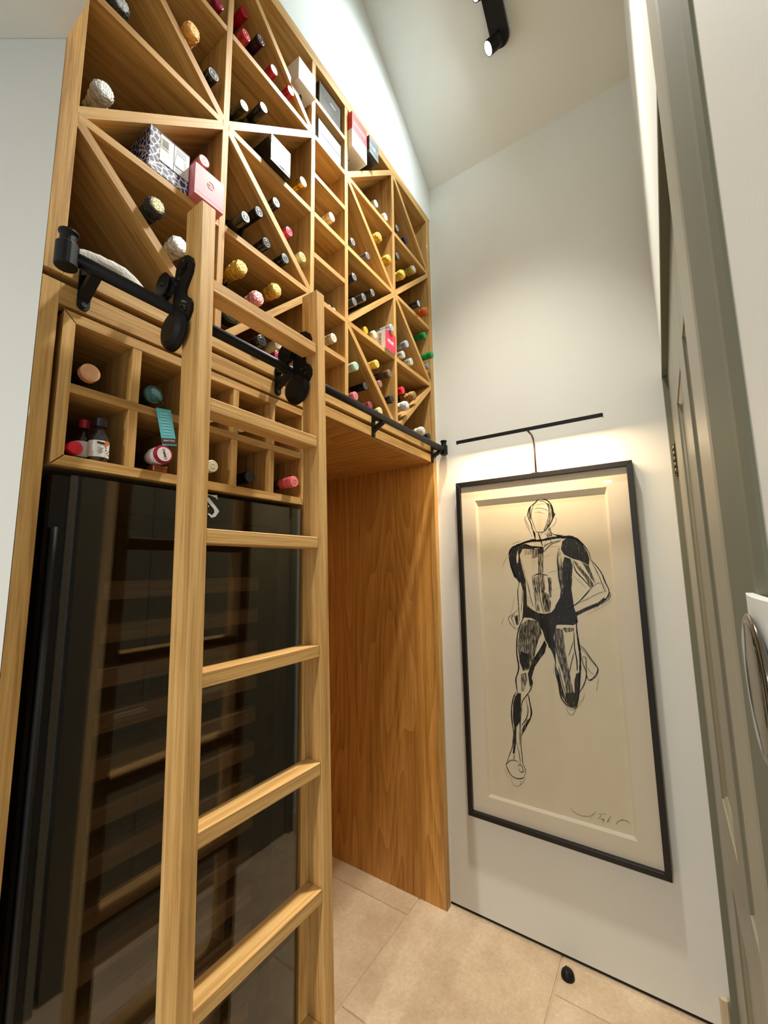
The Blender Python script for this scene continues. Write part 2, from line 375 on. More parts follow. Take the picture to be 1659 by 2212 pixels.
# ------------------------------------------------------------------ lower oak surround with its niche
def surround():
    t = thing('oak_surround', 'oak cabinet surround framing the wine fridge and the open niche below the rack', 'cabinet', (1.0, .1, 0))
    D = .70
    board('stile', (.2275, 0, 0), (.2545, D, 1.950), 'z', OAK, t)
    board('top_rail', (.2545, 0, 1.909), (.915, .03, 1.950), 'x', OAK, t)
    board('top_rail', (.915, 0, 1.915), (1.742, .03, 1.950), 'x', OAK, t)
    board('niche_ceiling', (.9152, .03, 1.915), (1.742, D, 1.938), 'y', VENEER, t)
    board('partition', (.897, 0, 0), (.9148, D, 1.9088), 'z', OAK, t)
    board('niche_side_panel', (1.742, .02, 0), (1.776, D, 1.9500), 'z', VENEER, t)
    board('stile', (1.742, 0, 0), (1.7760, .0198, 1.9500), 'z', OAK, t)
    board('niche_back_panel', (.9152, D-.012, 0), (1.7418, D, 1.9148), 'z', VENEER, t)
    board('carcass_top', (.2547, .03, 1.911), (.8968, D, 1.94), 'x', OAK_SHADE, t)
surround()
def cubby():
    t = thing('bottle_cubby', 'oak pigeonhole box of ten bottle cells above the wine fridge', 'cabinet', (.57, .1, 1.611))
    x0, x1, z0, z1, D = .2645, .8795, 1.611, 1.901, .36
    def mitre(pts): return prism(pts, .001, D, 'y')
    def put(name, pts, ax):
        c = Vector((sum(p[0] for p in pts)/4, .1, sum(p[1] for p in pts)/4)); M = Matrix.Translation(c) @ AX[ax]
        bm = mitre(pts); bmesh.ops.transform(bm, matrix=M.inverted(), verts=bm.verts)
        bmesh.ops.bevel(bm, geom=list(bm.edges), offset=.0008, segments=1, affect='EDGES')
        mesh_obj(name, bm, OAK, t, M)
    w = .018
    put('side_panel', [(x0, z0), (x0+w, z0+w), (x0+w, z1-w), (x0, z1)], 'z'); put('side_panel', [(x1, z0), (x1-.0075, z0+w), (x1-.0075, z1-w), (x1, z1)], 'z')
    put('bottom_panel', [(x0, z0), (x1, z0), (x1-.0075, z0+w), (x0+w, z0+w)], 'x'); put('top_panel', [(x0, z1), (x0+w, z1-w), (x1-.0075, z1-w), (x1, z1)], 'x')
    board('shelf', (x0+w, .002, 1.748), (x1-.0075, D-.01, 1.766), 'x', OAK, t)
    for x in (.3945, .5165, .638, .7585):
        board('divider', (x-.009, .0015, z0+w), (x+.009, D-.01, 1.748), 'z', OAK, t); board('divider', (x-.009, .0015, 1.766), (x+.009, D-.01, z1-w), 'z', OAK, t)
    board('back_panel', (x0+w, D-.01, z0+w), (x1-.0075, D-.002, z1-w), 'z', OAK_SHADE, t)
cubby()

# ------------------------------------------------------------------ wine fridge
GLASS_F = thin_glass('fridge_glass', (.72, .72, .69), 1.8, .9)
def fridge():
    t = thing('wine_fridge', 'tall black glass fronted wine fridge with wooden shelves behind the ladder', 'wine fridge', (.57, .1, 0))
    y0, y1 = .062, .66
    # cabinet shell
    for n, lo, hi in [('side_panel', (.268, y0, .02), (.288, y1, 1.598)), ('side_panel', (.862, y0, .02), (.882, y1, 1.598)), ('top_panel', (.288, y0, 1.565), (.862, y1, 1.598)), ('bottom_panel', (.288, y0, .02), (.862, y1, .10)), ('back_panel', (.288, y1-.03, .10), (.862, y1, 1.565))]:
        box(n, lo, hi, BLACKI, t, .002)
    for x in (.30, .85): mesh_obj('foot', lathe_bm([(.018, 0), (.018, .012), (.010, .013), (.010, .0205)], 12, 'z', None, (x, .12, 0)), BLACKM, t)
    # door: left edge profile, frame and panes
    x0, x1 = .2700, .8790
    d0, d1 = .016, .058
    box('door_frame', (x0, d0, .10), (.372, d1, 1.598), BLACKG, t, .004); box('door_frame', (.802, d0, .10), (x1, d1, 1.598), BLACKG, t, .002)
    box('door_frame', (.372, d0, 1.538), (.802, d1, 1.598), BLACKG, t, .0); box('door_frame', (.372, d0, .10), (.802, d1, .17), BLACKG, t, .0)
    p = box('door_glass', (.300, .0095, .102), (x1, .0145, 1.597), GLASS_F, t, 0)
    box('kick_plate', (.275, .045, .02), (.875, .06, .094), BLACKI, t, .001)
    bm = tube_bm([(.282, .010, 1.50), (.282, .010, .25)], .006, 10); mesh_obj('door_edge_bar', bm, BLACKI, t, None, True)
    # shelves
    for k in range(14):
        z = 1.382-.0875*k
        if z < .2: break
        s = board('shelf', (.384, .115, z-.012), (.796, .56, z-.004), 'x', SHELFW, t, 0)
        board('shelf_front', (.384, .085, z-.019), (.796, .114, z+.019), 'x', SHELFW, s, .002)
    # white emblem printed at the top of the door glass: a slanted S with a hooked tail
    em = paint('emblem_white', (228, 230, 230), .4, var=.01)
    for pts in ([(.5825, 1.5990), (.5992, 1.6009), (.6010, 1.5896), (.5950, 1.5945), (.5889, 1.5957)],
                [(.5700, 1.5940), (.5766, 1.5921), (.5809, 1.5889), (.6028, 1.5669), (.6065, 1.5616), (.5973, 1.5485), (.5871, 1.5446), (.5764, 1.5529), (.5784, 1.5549), (.5876, 1.5502), (.5939, 1.5584), (.5923, 1.5658), (.5763, 1.5808), (.5690, 1.5870)],
                [(.5700, 1.6005), (.5825, 1.5990), (.5889, 1.5957), (.5860, 1.5968), (.5740, 1.5985), (.5680, 1.5960), (.5660, 1.5900), (.5690, 1.5870), (.5700, 1.5940), (.5630, 1.5890), (.5625, 1.5960)],
                [(.5766, 1.5728), (.5790, 1.5728), (.5790, 1.5700), (.5766, 1.5700)]):
        mesh_obj('emblem', prism(pts, .0088, .0093, 'y'), em, t)
fridge()

# ------------------------------------------------------------------ ladder rail with brackets, and the ladder
def track():
    t = thing('ladder_rail', 'long black steel ladder rail across the front of the oak rack', 'rail', (1.0, -.05, 1.974))
    Y, Z, R = -.05, 1.974, .0125
    mesh_obj('tube', lathe_bm([(R, .236), (R, 1.752)], 20, 'x', None, (0, Y, Z)), BLACKM, t, None, True)
    for x in (.2445, 1.757):
        bm = lathe_bm([(.0165, -.024), (.0175, -.022), (.0175, .018), (.016, .020), (.0125, .021), (.0125, .036), (.0155, .040), (.0155, .043), (.0125, .045)], 20, 'z', None, (x, Y, Z))
        mesh_obj('end_stop', bm, BLACKM, t)
    for x in (.291, .772, 1.245, 1.728):
        # plate screwed to the rail below, with two arms carrying the tube
        pts = [(-.0105, 1.922)] + [(.0105*math.cos(a), 1.922+.0105*math.sin(a)) for a in [PI+PI*k/8 for k in range(1, 8)]] + [(.0105, 1.922), (.0105, 1.992), (-.0105, 1.992)]
        b = mesh_obj('bracket', prism([(x+px, pz) for px, pz in pts], -.0045, -.0002, 'y'), BLACKM, t)
        arm = prism([(-.0045, 1.990), (-.044, 1.978), (-.050, 1.968), (-.044, 1.962), (-.0045, 1.978)], x-.009, x+.009, 'x')
        mesh_obj('bracket_arm', arm, BLACKM, b)
        arm = prism([(-.0045, 1.932), (-.0045, 1.948), (-.041, 1.968), (-.056, 1.966), (-.050, 1.958)], x-.009, x+.009, 'x')
        mesh_obj('bracket_arm', arm, BLACKM, b)
        mesh_obj('screw', lathe_bm([(.0048, -.0068), (.0048, -.0045)], 12, 'y', None, (x, 0, 1.922)), STEELD, b)
track()
def ladder():
    t = thing('ladder', 'oak library ladder hooked on the black rail in front of the wine fridge', 'ladder', (.617, -.17, 0))
    lean = math.atan(.0245)
    yf = lambda z: -.150 - .0245*(2.179-z)        # front face of the side rails
    depth = .056
    M0 = Matrix.Translation((0, -.2034, 0)) @ Matrix.Rotation(-lean, 4, 'X')
    L = 2.179/math.cos(lean)
    def lboard(name, x0, x1, d0, d1, z0, z1, ax, parent=t, mat=LOAK, bev=.0022):
        c = Vector(((x0+x1)/2, (d0+d1)/2, (z0+z1)/2)); s = Vector((x1-x0, d1-d0, z1-z0))
        d = (s.x, s.y, s.z) if ax == 'x' else (s.z, s.y, s.x)
        return mesh_obj(name, cube_bm(*d, bev), mat, parent, M0 @ Matrix.Translation(c) @ AX[ax])
    for x in (.430, .7700): lboard('side_rail', x, x+.0325, 0, depth, .002, L, 'z')
    for z in (2.006, 1.747, 1.486, 1.226, .965, .704, .444, .184): lboard('rung', .4623, .7702, .003, depth-.006, z-.014, z+.014, 'x', bev=.0018)
    # hooks with roller and guard disc on the left face of each rail
    for x in (.430, .770):
        prof = [(-.100, 2.067), (-.117, 2.064), (-.131, 2.053), (-.137, 2.037), (-.134, 2.020), (-.124, 2.005), (-.115, 1.992), (-.113, 1.983), (-.117, 1.973), (-.131, 1.964), (-.139, 1.950), (-.139, 1.935), (-.131, 1.922), (-.118, 1.914), (-.100, 1.911), (-.082, 1.914), (-.073, 1.926), (-.070, 1.975), (-.071, 2.020), (-.075, 2.048), (-.084, 2.062)]
        pl = mesh_obj('hook_plate', prism(prof, x-.006, x-.0003, 'x'), BLACKM, t)
        for yy, zz in ((-.105, 2.055), (-.090, 2.020), (-.104, 1.957), (-.119, 1.943)): mesh_obj('screw', lathe_bm([(.0015, -.0085), (.0042, -.0078), (.0042, -.006)], 10, 'x', None, (x, yy, zz)), STEELD, pl)
        for (ya, za), (yb, zb) in (((-.098, 2.036), (-.120, 2.046)), ((-.096, 2.026), (-.118, 2.036)), ((-.104, 1.966), (-.124, 1.956)), ((-.106, 1.956), (-.120, 1.948))):
            dy, dz = yb-ya, zb-za; n_ = math.hypot(dy, dz); oy, oz = -dz/n_*.0018, dy/n_*.0018
            mesh_obj('slot', prism([(ya+oy, za+oz), (yb+oy, zb+oz), (yb-oy, zb-oz), (ya-oy, za-oz)], x-.0066, x-.0061, 'x'), BLACKG, pl)
        mesh_obj('roller', lathe_bm([(.020, -.0230), (.0265, -.0220), (.0240, -.0145), (.0265, -.0070), (.020, -.0062)], 28, 'x', None, (x, -.054, 2.0135)), BLACKM, t)
        mesh_obj('axle', tube_bm([(x-.024, -.054, 2.0135), (x-.003, -.080, 2.0135)], .005, 8), BLACKM, t)
        mesh_obj('guard_disc', lathe_bm([(.026, -.024), (.037, -.019), (.0415, -.010), (.0415, -.0065)], 28, 'x', None, (x, -.091, 1.9015)), BLACKM, t)
ladder()

# ------------------------------------------------------------------ framed drawing
def picture():
    t = thing('framed_drawing', 'black framed charcoal drawing of a running figure in a deep cream mount', 'picture', (1.77, -.457, 1.1))
    ya, yb, z0, z1 = -.106, -.808, .397, 1.803       # left and right outer edges
    w = .0195
    xf, xb = 1.750, 1.787
    P = {'left_bar': [(ya, z0), (ya, z1), (ya-w, z1-w), (ya-w, z0+w)], 'right_bar': [(yb, z0), (yb+w, z0+w), (yb+w, z1-w), (yb, z1)],
         'top_bar': [(ya, z1), (yb, z1), (yb+w, z1-w), (ya-w, z1-w)], 'bottom_bar': [(ya, z0), (ya-w, z0+w), (yb+w, z0+w), (yb, z0)]}
    for n, p in P.items():
        bm = prism(p, xf, xb, 'x'); bmesh.ops.bevel(bm, geom=list(bm.edges), offset=.001, segments=1, affect='EDGES'); mesh_obj('frame_bar', bm, FRAMEB, t)
    # mount board with a window and four bevels
    oa, ob, oz0, oz1 = -.190, -.718, .483, 1.715
    ia, ib, iz0, iz1 = -.199, -.708, .4905, 1.694
    ia2, iz12 = -.199, 1.694
    A, B, Z0, Z1 = ya-w, yb+w, z0+w, z1-w
    xm, xi = 1.766, 1.7785
    bm = bmesh.new()
    o = [bm.verts.new((xm, *p)) for p in ((A, Z0), (B, Z0), (B, Z1), (A, Z1))]; i = [bm.verts.new((xm, *p)) for p in ((oa, oz0), (ob, oz0), (ob, oz1), (oa, oz1))]
    for k in range(4): bm.faces.new((o[k], o[(k+1) % 4], i[(k+1) % 4], i[k]))
    mesh_obj('mount_board', bm, MATB, t)
    c = [(oa, oz0), (ob, oz0), (ob, oz1), (oa, oz1)]; d = [(ia, iz0), (ib, iz0), (ib, iz1), (ia, iz1)]
    for k in range(4):
        bm = bmesh.new(); q = [bm.verts.new((xm, *c[k])), bm.verts.new((xm, *c[(k+1) % 4])), bm.verts.new((xi, *d[(k+1) % 4])), bm.verts.new((xi, *d[k]))]
        bm.faces.new(q); mesh_obj('bevel', bm, MATB, t)
    box('backing_board', (xi+.003, B-.002, Z0-.002), (xb-.001, A+.002, Z1+.002), BLACKI, t, 0)
    pap = box('drawing_paper', (xi, ib-.004, iz0-.004), (xi+.0025, ia+.004, iz1+.004), PAPER, t, 0)
    # charcoal strokes, drawn flat on the paper (mm from its lower left corner)
    def yz(p): a, b = p.split(','); return Vector((-.199-float(a)/1000, .49+float(b)/1000))
    def smooth(p):
        if len(p) < 3: return p
        q = [p[0]]+p+[p[-1]]; r = []
        for a, b, c_, d_ in zip(q, q[1:], q[2:], q[3:]):
            for s in range(4):
                u = s/4; r.append(.5*((2*b)+(c_-a)*u+(2*a-5*b+4*c_-d_)*u*u+(3*b-a-3*c_+d_)*u**3))
        return r+[p[-1]]
    ink, pen = bmesh.new(), bmesh.new()
    rr = random.Random(3)
    lines = STROKES.strip().split('\n')
    # every heavy line is searched for with a second, lighter one beside it
    sketch = []
    for l in lines[:-8]:
        w_, *pts = l.split()
        if float(w_) > .9:
            dx, dy = rr.uniform(-2.6, 2.6), rr.uniform(-2.6, 2.6)
            sketch.append(' '.join(['%.2f' % (float(w_)*.42)] + ['%.1f,%.1f' % (float(p.split(',')[0])+dx+rr.uniform(-1.2, 1.2), float(p.split(',')[1])+dy+rr.uniform(-1.2, 1.2)) for p in pts]))
    lines = sketch + lines
    for n, l in enumerate(lines):
        w_, *pts = l.split(); w_ = float(w_)/1000*2.1; pts = smooth([yz(p) for p in pts])
        bm = pen if (n >= len(lines)-8 or w_ < .00095) else ink
        prev = None; x = xi-.0004-.000004*n
        for k, p in enumerate(pts):
            t_ = (pts[min(k+1, len(pts)-1)]-pts[max(k-1, 0)]).normalized(); nn = Vector((-t_.y, t_.x))
            f = min(1, .45+2.2*min(k, len(pts)-1-k)/len(pts))*rr.uniform(.75, 1.25)*w_/2
            cur = (bm.verts.new((x, *(p+nn*f))), bm.verts.new((x, *(p-nn*f))))
            if prev: bm.faces.new((prev[0], prev[1], cur[1], cur[0]))
            prev = cur
    a = mesh_obj('charcoal_lines', ink, INK, pap); a['kind'] = 'stuff'
    a = mesh_obj('pencil_lines', pen, PENCIL, pap); a['kind'] = 'stuff'
    groups = {}
    for n, l in enumerate(FILLS.strip().split('\n')):
        w_, *pts = l.split(); d_ = min((.35, .5, .62, .78, .9, .95), key=lambda v: abs(v-float(w_)))
        bm = groups.setdefault(d_, bmesh.new()); vs = []
        from mathutils.geometry import tessellate_polygon
        q = [yz(p) for p in pts]; vs = [bm.verts.new((xi-.0002-.000003*n, *p)) for p in q]
        for tri in tessellate_polygon([[Vector((p.x, p.y, 0)) for p in q]]): bm.faces.new([vs[j] for j in tri])
    for d_, bm in groups.items():
        a = mesh_obj('charcoal_shading', bm, charcoal('charcoal_%d' % int(d_*100), d_), pap); a['kind'] = 'stuff'
    box('glass_pane', (1.7535, B-.001, Z0-.001), (1.7555, A+.001, Z1+.001), thin_glass('picture_glass', (.985, .99, .985), 1.22), t, 0)
STROKES="""
1.7 260,1201 241,1187 226,1172 217,1147 217,1135 223,1118 228,1103 231,1084 240,1065 241,1044
1.4 255,1202 273,1206 291,1200 305,1188 315,1168 318,1147 316,1127 309,1109 299,1094 288,1081 274,1069 256,1068 245,1070
0.9 259,1197 243,1185 235,1166 230,1146 231,1127 238,1098 247,1070
0.9 264,1198 282,1195 294,1184 301,1167 300,1140 294,1117 286,1095 276,1077
2.4 310,1178 315,1159 316,1138 313,1125
1.4 224,1174 225,1151 226,1122
1.2 318,1143 324,1139 319,1127
0.5 323,1123 328,1117 324,1103 305,1082
0.7 210,1140 203,1131 209,1114 221,1085
0.5 201,1129 208,1100 220,1076 228,1050
0.4 245,1180 272,1185 287,1182
0.5 237,1166 262,1169 288,1161 299,1152
0.4 243,1150 263,1152 287,1141
2.4 234,1075 237,1063 241,1040
1.5 254,1067 261,1041 268,1013
1.0 302,1087 304,1066 318,1054 350,1050
0.7 278,1065 294,1044 305,1023
0.7 294,1078 299,1048
0.9 287,1076 284,1063
0.9 274,1068 260,1055
4.1 195,1028 231,1034 263,1034 296,1040 328,1043 353,1039
3.1 147,1011 164,1018 195,1028 218,1035 241,1040
4.1 324,1050 355,1043 380,1040 402,1029 420,1007
2.4 199,1018 225,1010 250,1007 270,1006
1.0 272,1006 284,1017 306,1025 342,1032
1.0 273,988 283,1001 301,1016 336,1028
0.9 285,1035 274,1011
0.7 298,1035 305,1018
1.7 166,1020 144,1011 130,993 128,972 133,938 141,910 156,880 166,861
0.3 124,1024 108,1003
0.3 121,979 105,948 94,915
0.3 116,967 102,937
0.5 143,1023 165,1032 183,1036
1.0 250,996 248,942 245,887 245,823
1.2 222,891 237,897 251,899 265,896 281,891
0.4 281,902 302,908 316,912
1.0 333,1002 325,976 321,949 321,914 321,887 325,852 328,825
0.4 214,962 230,962 252,971 272,984
0.3 271,965 284,971 293,978
0.4 278,997 296,1007 332,1007
0.5 180,1003 196,1006 222,1003
0.5 219,949 237,953
0.5 220,940 236,944
0.5 219,933 234,935
0.5 220,926 232,928
0.5 220,918 229,920
0.5 242,949 255,960
0.5 241,942 265,954
0.5 249,927 264,939
0.5 250,916 265,929
0.5 250,907 265,918
0.5 177,961 184,924 190,887 199,860 206,822
0.4 182,943 186,915 197,896
0.5 221,873 227,848 227,823
1.4 351,1045 376,1045 400,1032 420,1009 436,982 442,954
1.5 378,947 385,912 405,884 423,861 434,844
1.4 441,952 459,929 476,899 485,868 495,837 490,816 472,793 442,774 400,753 375,739
1.0 445,941 458,910 469,878 479,841 486,831
1.5 433,842 416,821 395,797 374,779 348,761
0.7 484,833 455,822 419,802 388,786
0.7 433,840 454,859 473,863
0.9 477,861 485,841
0.5 444,878 454,861
0.5 448,882 460,865
0.4 510,858 499,841
0.4 504,811 490,790 454,766 415,743
0.5 374,893 396,869 418,844
1.0 335,924 334,878
1.2 324,975 322,931 323,900 327,845 327,812
0.9 322,924 339,928
0.9 323,911 338,915
0.9 324,900 338,904
0.9 324,884 337,891
0.9 325,865 333,871
1.0 365,908 359,882 363,856
0.5 295,834 321,843
0.7 279,884 285,844 287,811
0.7 251,878 257,833 270,778
1.5 165,863 156,826 156,790 156,756 156,704
0.9 178,850 172,790 165,742
0.9 152,751 134,734 112,717 114,701 127,681 138,673 150,678
0.9 139,730 124,718 132,695 134,677
0.7 146,726 126,718
0.3 143,812 129,755 118,731
0.4 96,721 85,702 82,686
1.2 246,898 244,837 247,781 258,738
0.9 197,861 209,796 216,765
0.7 222,873 229,837 227,770
0.9 260,877 265,846
0.9 193,802 211,800
0.9 193,791 213,792
0.9 197,780 210,785
0.9 230,774 240,770
0.9 229,763 240,759
1.0 189,773 206,755 232,741 256,738
0.7 266,802 277,771 273,749
0.9 261,824 271,780 275,745
1.9 172,718 152,675 142,632 138,576 142,521 136,493 128,472 129,442 132,421
1.5 201,514 191,486 194,467 186,440 168,413 149,386 141,344
1.5 128,423 115,399 106,365 102,330 103,297 105,282
1.7 173,416 180,385 183,351 176,326 161,300 149,290
0.9 164,402 170,362 163,329 141,294
1.3 238,678 225,633 211,588 204,555
1.1 252,635 231,595 209,561
1.9 287,564 286,516 294,473 298,430 314,404 336,395 353,396
1.7 292,525 301,474 313,429
1.3 298,539 309,475 321,428
3.2 374,729 374,676 377,630 379,594 376,547 370,496 363,444 353,400
1.7 363,675 361,618 366,572 365,533
1.3 357,597 345,557 334,517
0.9 358,641 346,606 337,584
1.1 356,507 352,478 354,443
1.5 382,628 398,611 415,582 430,561 436,547 427,523 406,503 398,512 395,532
1.3 386,586 398,583 397,555 397,525
1.3 383,584 387,559 396,525 384,485 364,450
0.6 379,625 392,608 414,577 431,554
0.6 400,550 411,531 422,528
0.6 316,397 320,377 334,366 345,381 351,397
0.6 318,392 340,386 369,413
0.5 436,517 431,489 425,466
0.5 384,453 377,429 361,412
0.5 283,550 278,510
0.6 163,667 166,620
0.6 178,685 183,630
0.6 195,691 198,642
0.6 212,692 214,637
1.2 118,410 107,375 102,335 103,299 107,265 104,235 98,202 84,167 69,129
1.4 177,418 180,387 184,349 176,323 156,287 139,254
0.9 165,395 171,358 163,325 139,290
1.7 147,360 137,316 134,273 130,219
1.0 139,263 135,220 137,178 139,148 147,129 141,101
0.9 117,227 126,180 128,145
1.0 69,129 88,149 111,154 122,148
1.4 69,129 79,106 94,91 120,89 139,100
1.0 116,134 126,143 134,138 138,120 126,116 118,128
0.5 89,86 92,64 108,58 121,65 129,85
0.5 121,65 138,83 141,101
0.4 64,120 69,94 84,83
0.5 103,131 111,123
0.7 304,36 315,25 338,18 355,20 373,26 385,37 394,49
1.1 373,21 378,21
0.9 402,41 427,48
0.9 411,41 397,23
0.9 405,28 410,26 417,28 412,15
0.9 441,46 429,25 429,21
0.9 434,25 437,25
0.9 454,21 463,35 476,43 488,44 499,39
"""
FILLS="""
.5 294,1186 305,1183 317,1159 316,1127 302,1098 278,1072 276,1077 288,1095 299,1121 303,1156
.6 224,1172 231,1174 228,1146 228,1122 221,1132
.5 292,1078 301,1085 306,1057 309,1048 285,1047
.95 145,1014 164,1015 165,999 158,966 159,943 147,931 138,936 132,960 130,986 134,1002
.9 165,1001 186,1000 173,977 176,947 181,919 192,862 176,861 169,908 164,943 168,970
.8 140,936 157,943 163,915 176,861 162,864 147,896
.9 154,1016 199,1023 230,1010 238,998 193,1002 165,999
.45 222,999 272,1003 268,977 265,905 255,898 246,905 248,969 223,960
.35 242,898 263,894 266,834 246,823
.35 192,998 222,999 220,979 191,976
.9 249,1000 270,1005 272,988 261,979 247,978
.45 280,884 290,884 288,834 281,824
.35 215,891 242,887 239,823 222,822
.95 344,1026 359,1038 380,1044 403,1027 422,1002 432,980 438,954 434,929 421,938 402,949 378,956 362,965 347,974 337,995
.9 348,965 370,956 376,930 372,899 366,867 364,813 370,775 349,766 338,791 337,834 339,900 340,939
.6 324,922 339,926 340,878 335,834 327,812 325,845 320,889
.4 328,975 335,988 341,926 324,922
.6 378,952 389,945 436,878 446,853 435,844 415,886 392,921
.6 409,944 434,927 448,878 450,859 435,886 420,921
.9 477,810 456,791 417,773 376,752 363,739 379,738 416,760 455,778 481,800
.35 495,835 505,819 490,796 435,761 472,793 490,816
.85 325,812 334,787 349,766 365,771 347,736 289,733 302,773
.9 156,945 174,944 179,905 191,875 192,814 191,768 205,735 186,723 171,731 175,768 179,827 170,863 143,887 131,929 126,969 155,975
.75 136,721 150,730 153,692 143,687
.5 250,893 265,893 268,837 259,819 249,837
.6 251,837 278,815 286,783 280,750 262,745 253,771
.5 280,884 293,882 292,807 281,802 279,838
.35 218,882 246,891 240,770 241,748 223,747
.93 189,768 206,755 232,739 258,738 284,746 300,764 323,769 348,768 368,775 378,737 380,712 363,701 335,701 302,699 292,675 286,646 292,609 266,607 257,655 241,680 230,708 204,720 177,720 168,711 171,731
.85 325,830 330,817 340,860 372,882 365,839 369,786 368,771 302,766 319,795
.6 158,689 191,713 235,710 243,659 225,633 211,594 193,519 159,506 148,549 142,604
.9 155,583 188,575 185,526 159,509 147,543
.9 252,635 259,620 249,586 231,563 207,528 191,483 196,470 183,445 178,498 201,555 228,595
.95 235,710 257,722 286,670 288,622 276,600 264,620 255,635 244,681
.5 150,494 173,503 174,470 157,427 146,426
.95 132,418 146,418 142,358 133,303 121,285 110,288 111,353 119,395
.95 255,681 293,692 285,662 291,590 288,548 280,584 264,623
.65 287,689 323,683 326,620 330,568 337,517 345,454 345,422 320,418 318,463 312,514 297,565 288,622
.6 323,689 364,691 363,678 332,671
.93 317,443 347,452 358,431 353,398 329,396 312,414
.9 359,520 372,527 368,470 358,431 348,432 352,481
.8 288,537 299,513 307,449 315,414 301,430 292,480
.9 123,406 144,413 138,359 132,325 121,302 116,227 108,183 99,178 106,235 111,279 107,321 112,376
.4 104,192 110,183 104,154 98,159
.7 163,320 176,327 156,287 139,259 140,276
"""

picture()

# ------------------------------------------------------------------ lamps
BRONZE = paint('bronze_paint', (58, 46, 38), .45, var=.1)
def picture_lamp():
    t = thing('picture_lamp', 'slim black bar picture lamp on a bent arm above the framed drawing', 'lamp', (1.65, -.46, 1.9))
    x, z = 1.65, 1.960
    mesh_obj('arm', tube_bm([(1.7655, -.4626, 1.806), (1.7655, -.4626, 1.90), (1.763, -.4626, 1.928), (1.752, -.4626, 1.948), (1.730, -.4626, 1.960), (1.6585, -.4626, 1.9612)], .0038, 10), BRONZE, t, None, True)
    mesh_obj('mounting_plate', cube_bm(.024, .03, .003, .0008), BRONZE, t, Matrix.Translation((1.765, -.4626, 1.8045)))
    # a channel section: the front lip hides the LED strip from the room
    bar = mesh_obj('bar', prism([(x-.008, z-.0085), (x-.0062, z-.0085), (x-.0062, z), (x+.0062, z), (x+.0062, z-.0025), (x+.008, z-.0025), (x+.008, z+.0065), (x-.008, z+.0065)], -.736, -.164, 'y'), BLACKM, t)
    for y in (-.736, -.1655): box('end_cap', (x-.0075, y, z-.0085), (x+.0075, y+.0015, z-.0001), BLACKM, bar, 0)
    bm = bmesh.new(); v = [bm.verts.new(p) for p in ((x-.005, -.733, z-.0004), (x-.005, -.167, z-.0004), (x+.005, -.167, z-.0004), (x+.005, -.733, z-.0004))]
    bm.faces.new(v); mesh_obj('led_strip', bm, emit('warm_led', (255, 206, 140), 8), t)
    l = bpy.data.lights.new('picture_lamp_light', 'AREA'); l.shape = 'RECTANGLE'; l.size = .008; l.size_y = .55; l.energy = PIC; l.color = (1.0, .71, .42); l.spread = PI
    o = bpy.data.objects.new('picture_lamp_light', l); COL.objects.link(o); o.parent = t
    M = Matrix.Translation((x+.0005, -.45, z-.0012)) @ Matrix.Rotation(math.radians(-6), 4, 'Y')
    o.matrix_local = t.matrix_world.inverted() @ M
picture_lamp()
def ceiling_spots():
    t = thing('ceiling_spotlight', 'black ceiling spotlight bar with lit round heads on the sloping ceiling', 'lamp', (1.45, -.49, 3.62))
    a = math.atan(.735)
    def slope(x, dn): return Vector((x, -.497, CZ(x))) + Vector((-math.sin(a), 0, -math.cos(a)))*dn
    # stadium shaped base following the slope
    c = slope(1.36, .021); M = Matrix.Translation(c) @ Matrix.Rotation(a, 4, 'Y')
    L, R = .21, .036; pts = [(L-R+R*math.cos(q), R*math.sin(q)) for q in [-PI/2+PI*k/10 for k in range(11)]] + [(-L+R+R*math.cos(q), R*math.sin(q)) for q in [PI/2+PI*k/10 for k in range(11)]]
    bm = prism(pts, -.0195, .0195, 'z'); mesh_obj('base', bm, BLACKM, t, M)
    for x, aim, watt, cone in ((1.487, (-.30, .72, -.58), SPOT, 124), (1.360, (-.50, .66, -.56), SPOT, 124), (1.233, (-.13, .06, -1.), SPOT3, 84)):
        p = slope(x, .04); q = Vector((x-.036, -.476, p.z-.062)); d = (q-p).normalized()
        aim = Vector(aim).normalized()
        mesh_obj('stem', tube_bm([p, q+Vector((0, 0, .012))], .006, 8), BLACKM, t, None, True)
        Q = Matrix.Translation(q) @ aim.to_track_quat('-Z', 'Y').to_matrix().to_4x4()
        h = mesh_obj('spot_head', lathe_bm([(.014, .034), (.023, .030), (.0265, .010), (.0265, -.026), (.0235, -.026), (.0225, -.018)], 20, 'z'), BLACKM, t, Q)
        mesh_obj('spot_lens', lathe_bm([(.0224, -.0205), (.0215, -.0235), (.001, -.0245)], 20, 'z'), emit('spot_led', (236, 246, 255), 60) if 'spot_led' not in MATS else MATS['spot_led'], h, Q)
        l = bpy.data.lights.new('spot_light', 'SPOT'); l.energy = watt; l.color = (.78, .93, 1.0) if cone > 90 else (1.0, .955, .87); l.spot_size = math.radians(cone); l.spot_blend = .8 if cone > 90 else 1.0; l.shadow_soft_size = .020 if cone > 90 else .06
        o = bpy.data.objects.new('spot_light', l); COL.objects.link(o); o.parent = t
        o.matrix_local = t.matrix_world.inverted() @ (Q @ Matrix.Translation((0, 0, -.032)))
ceiling_spots()

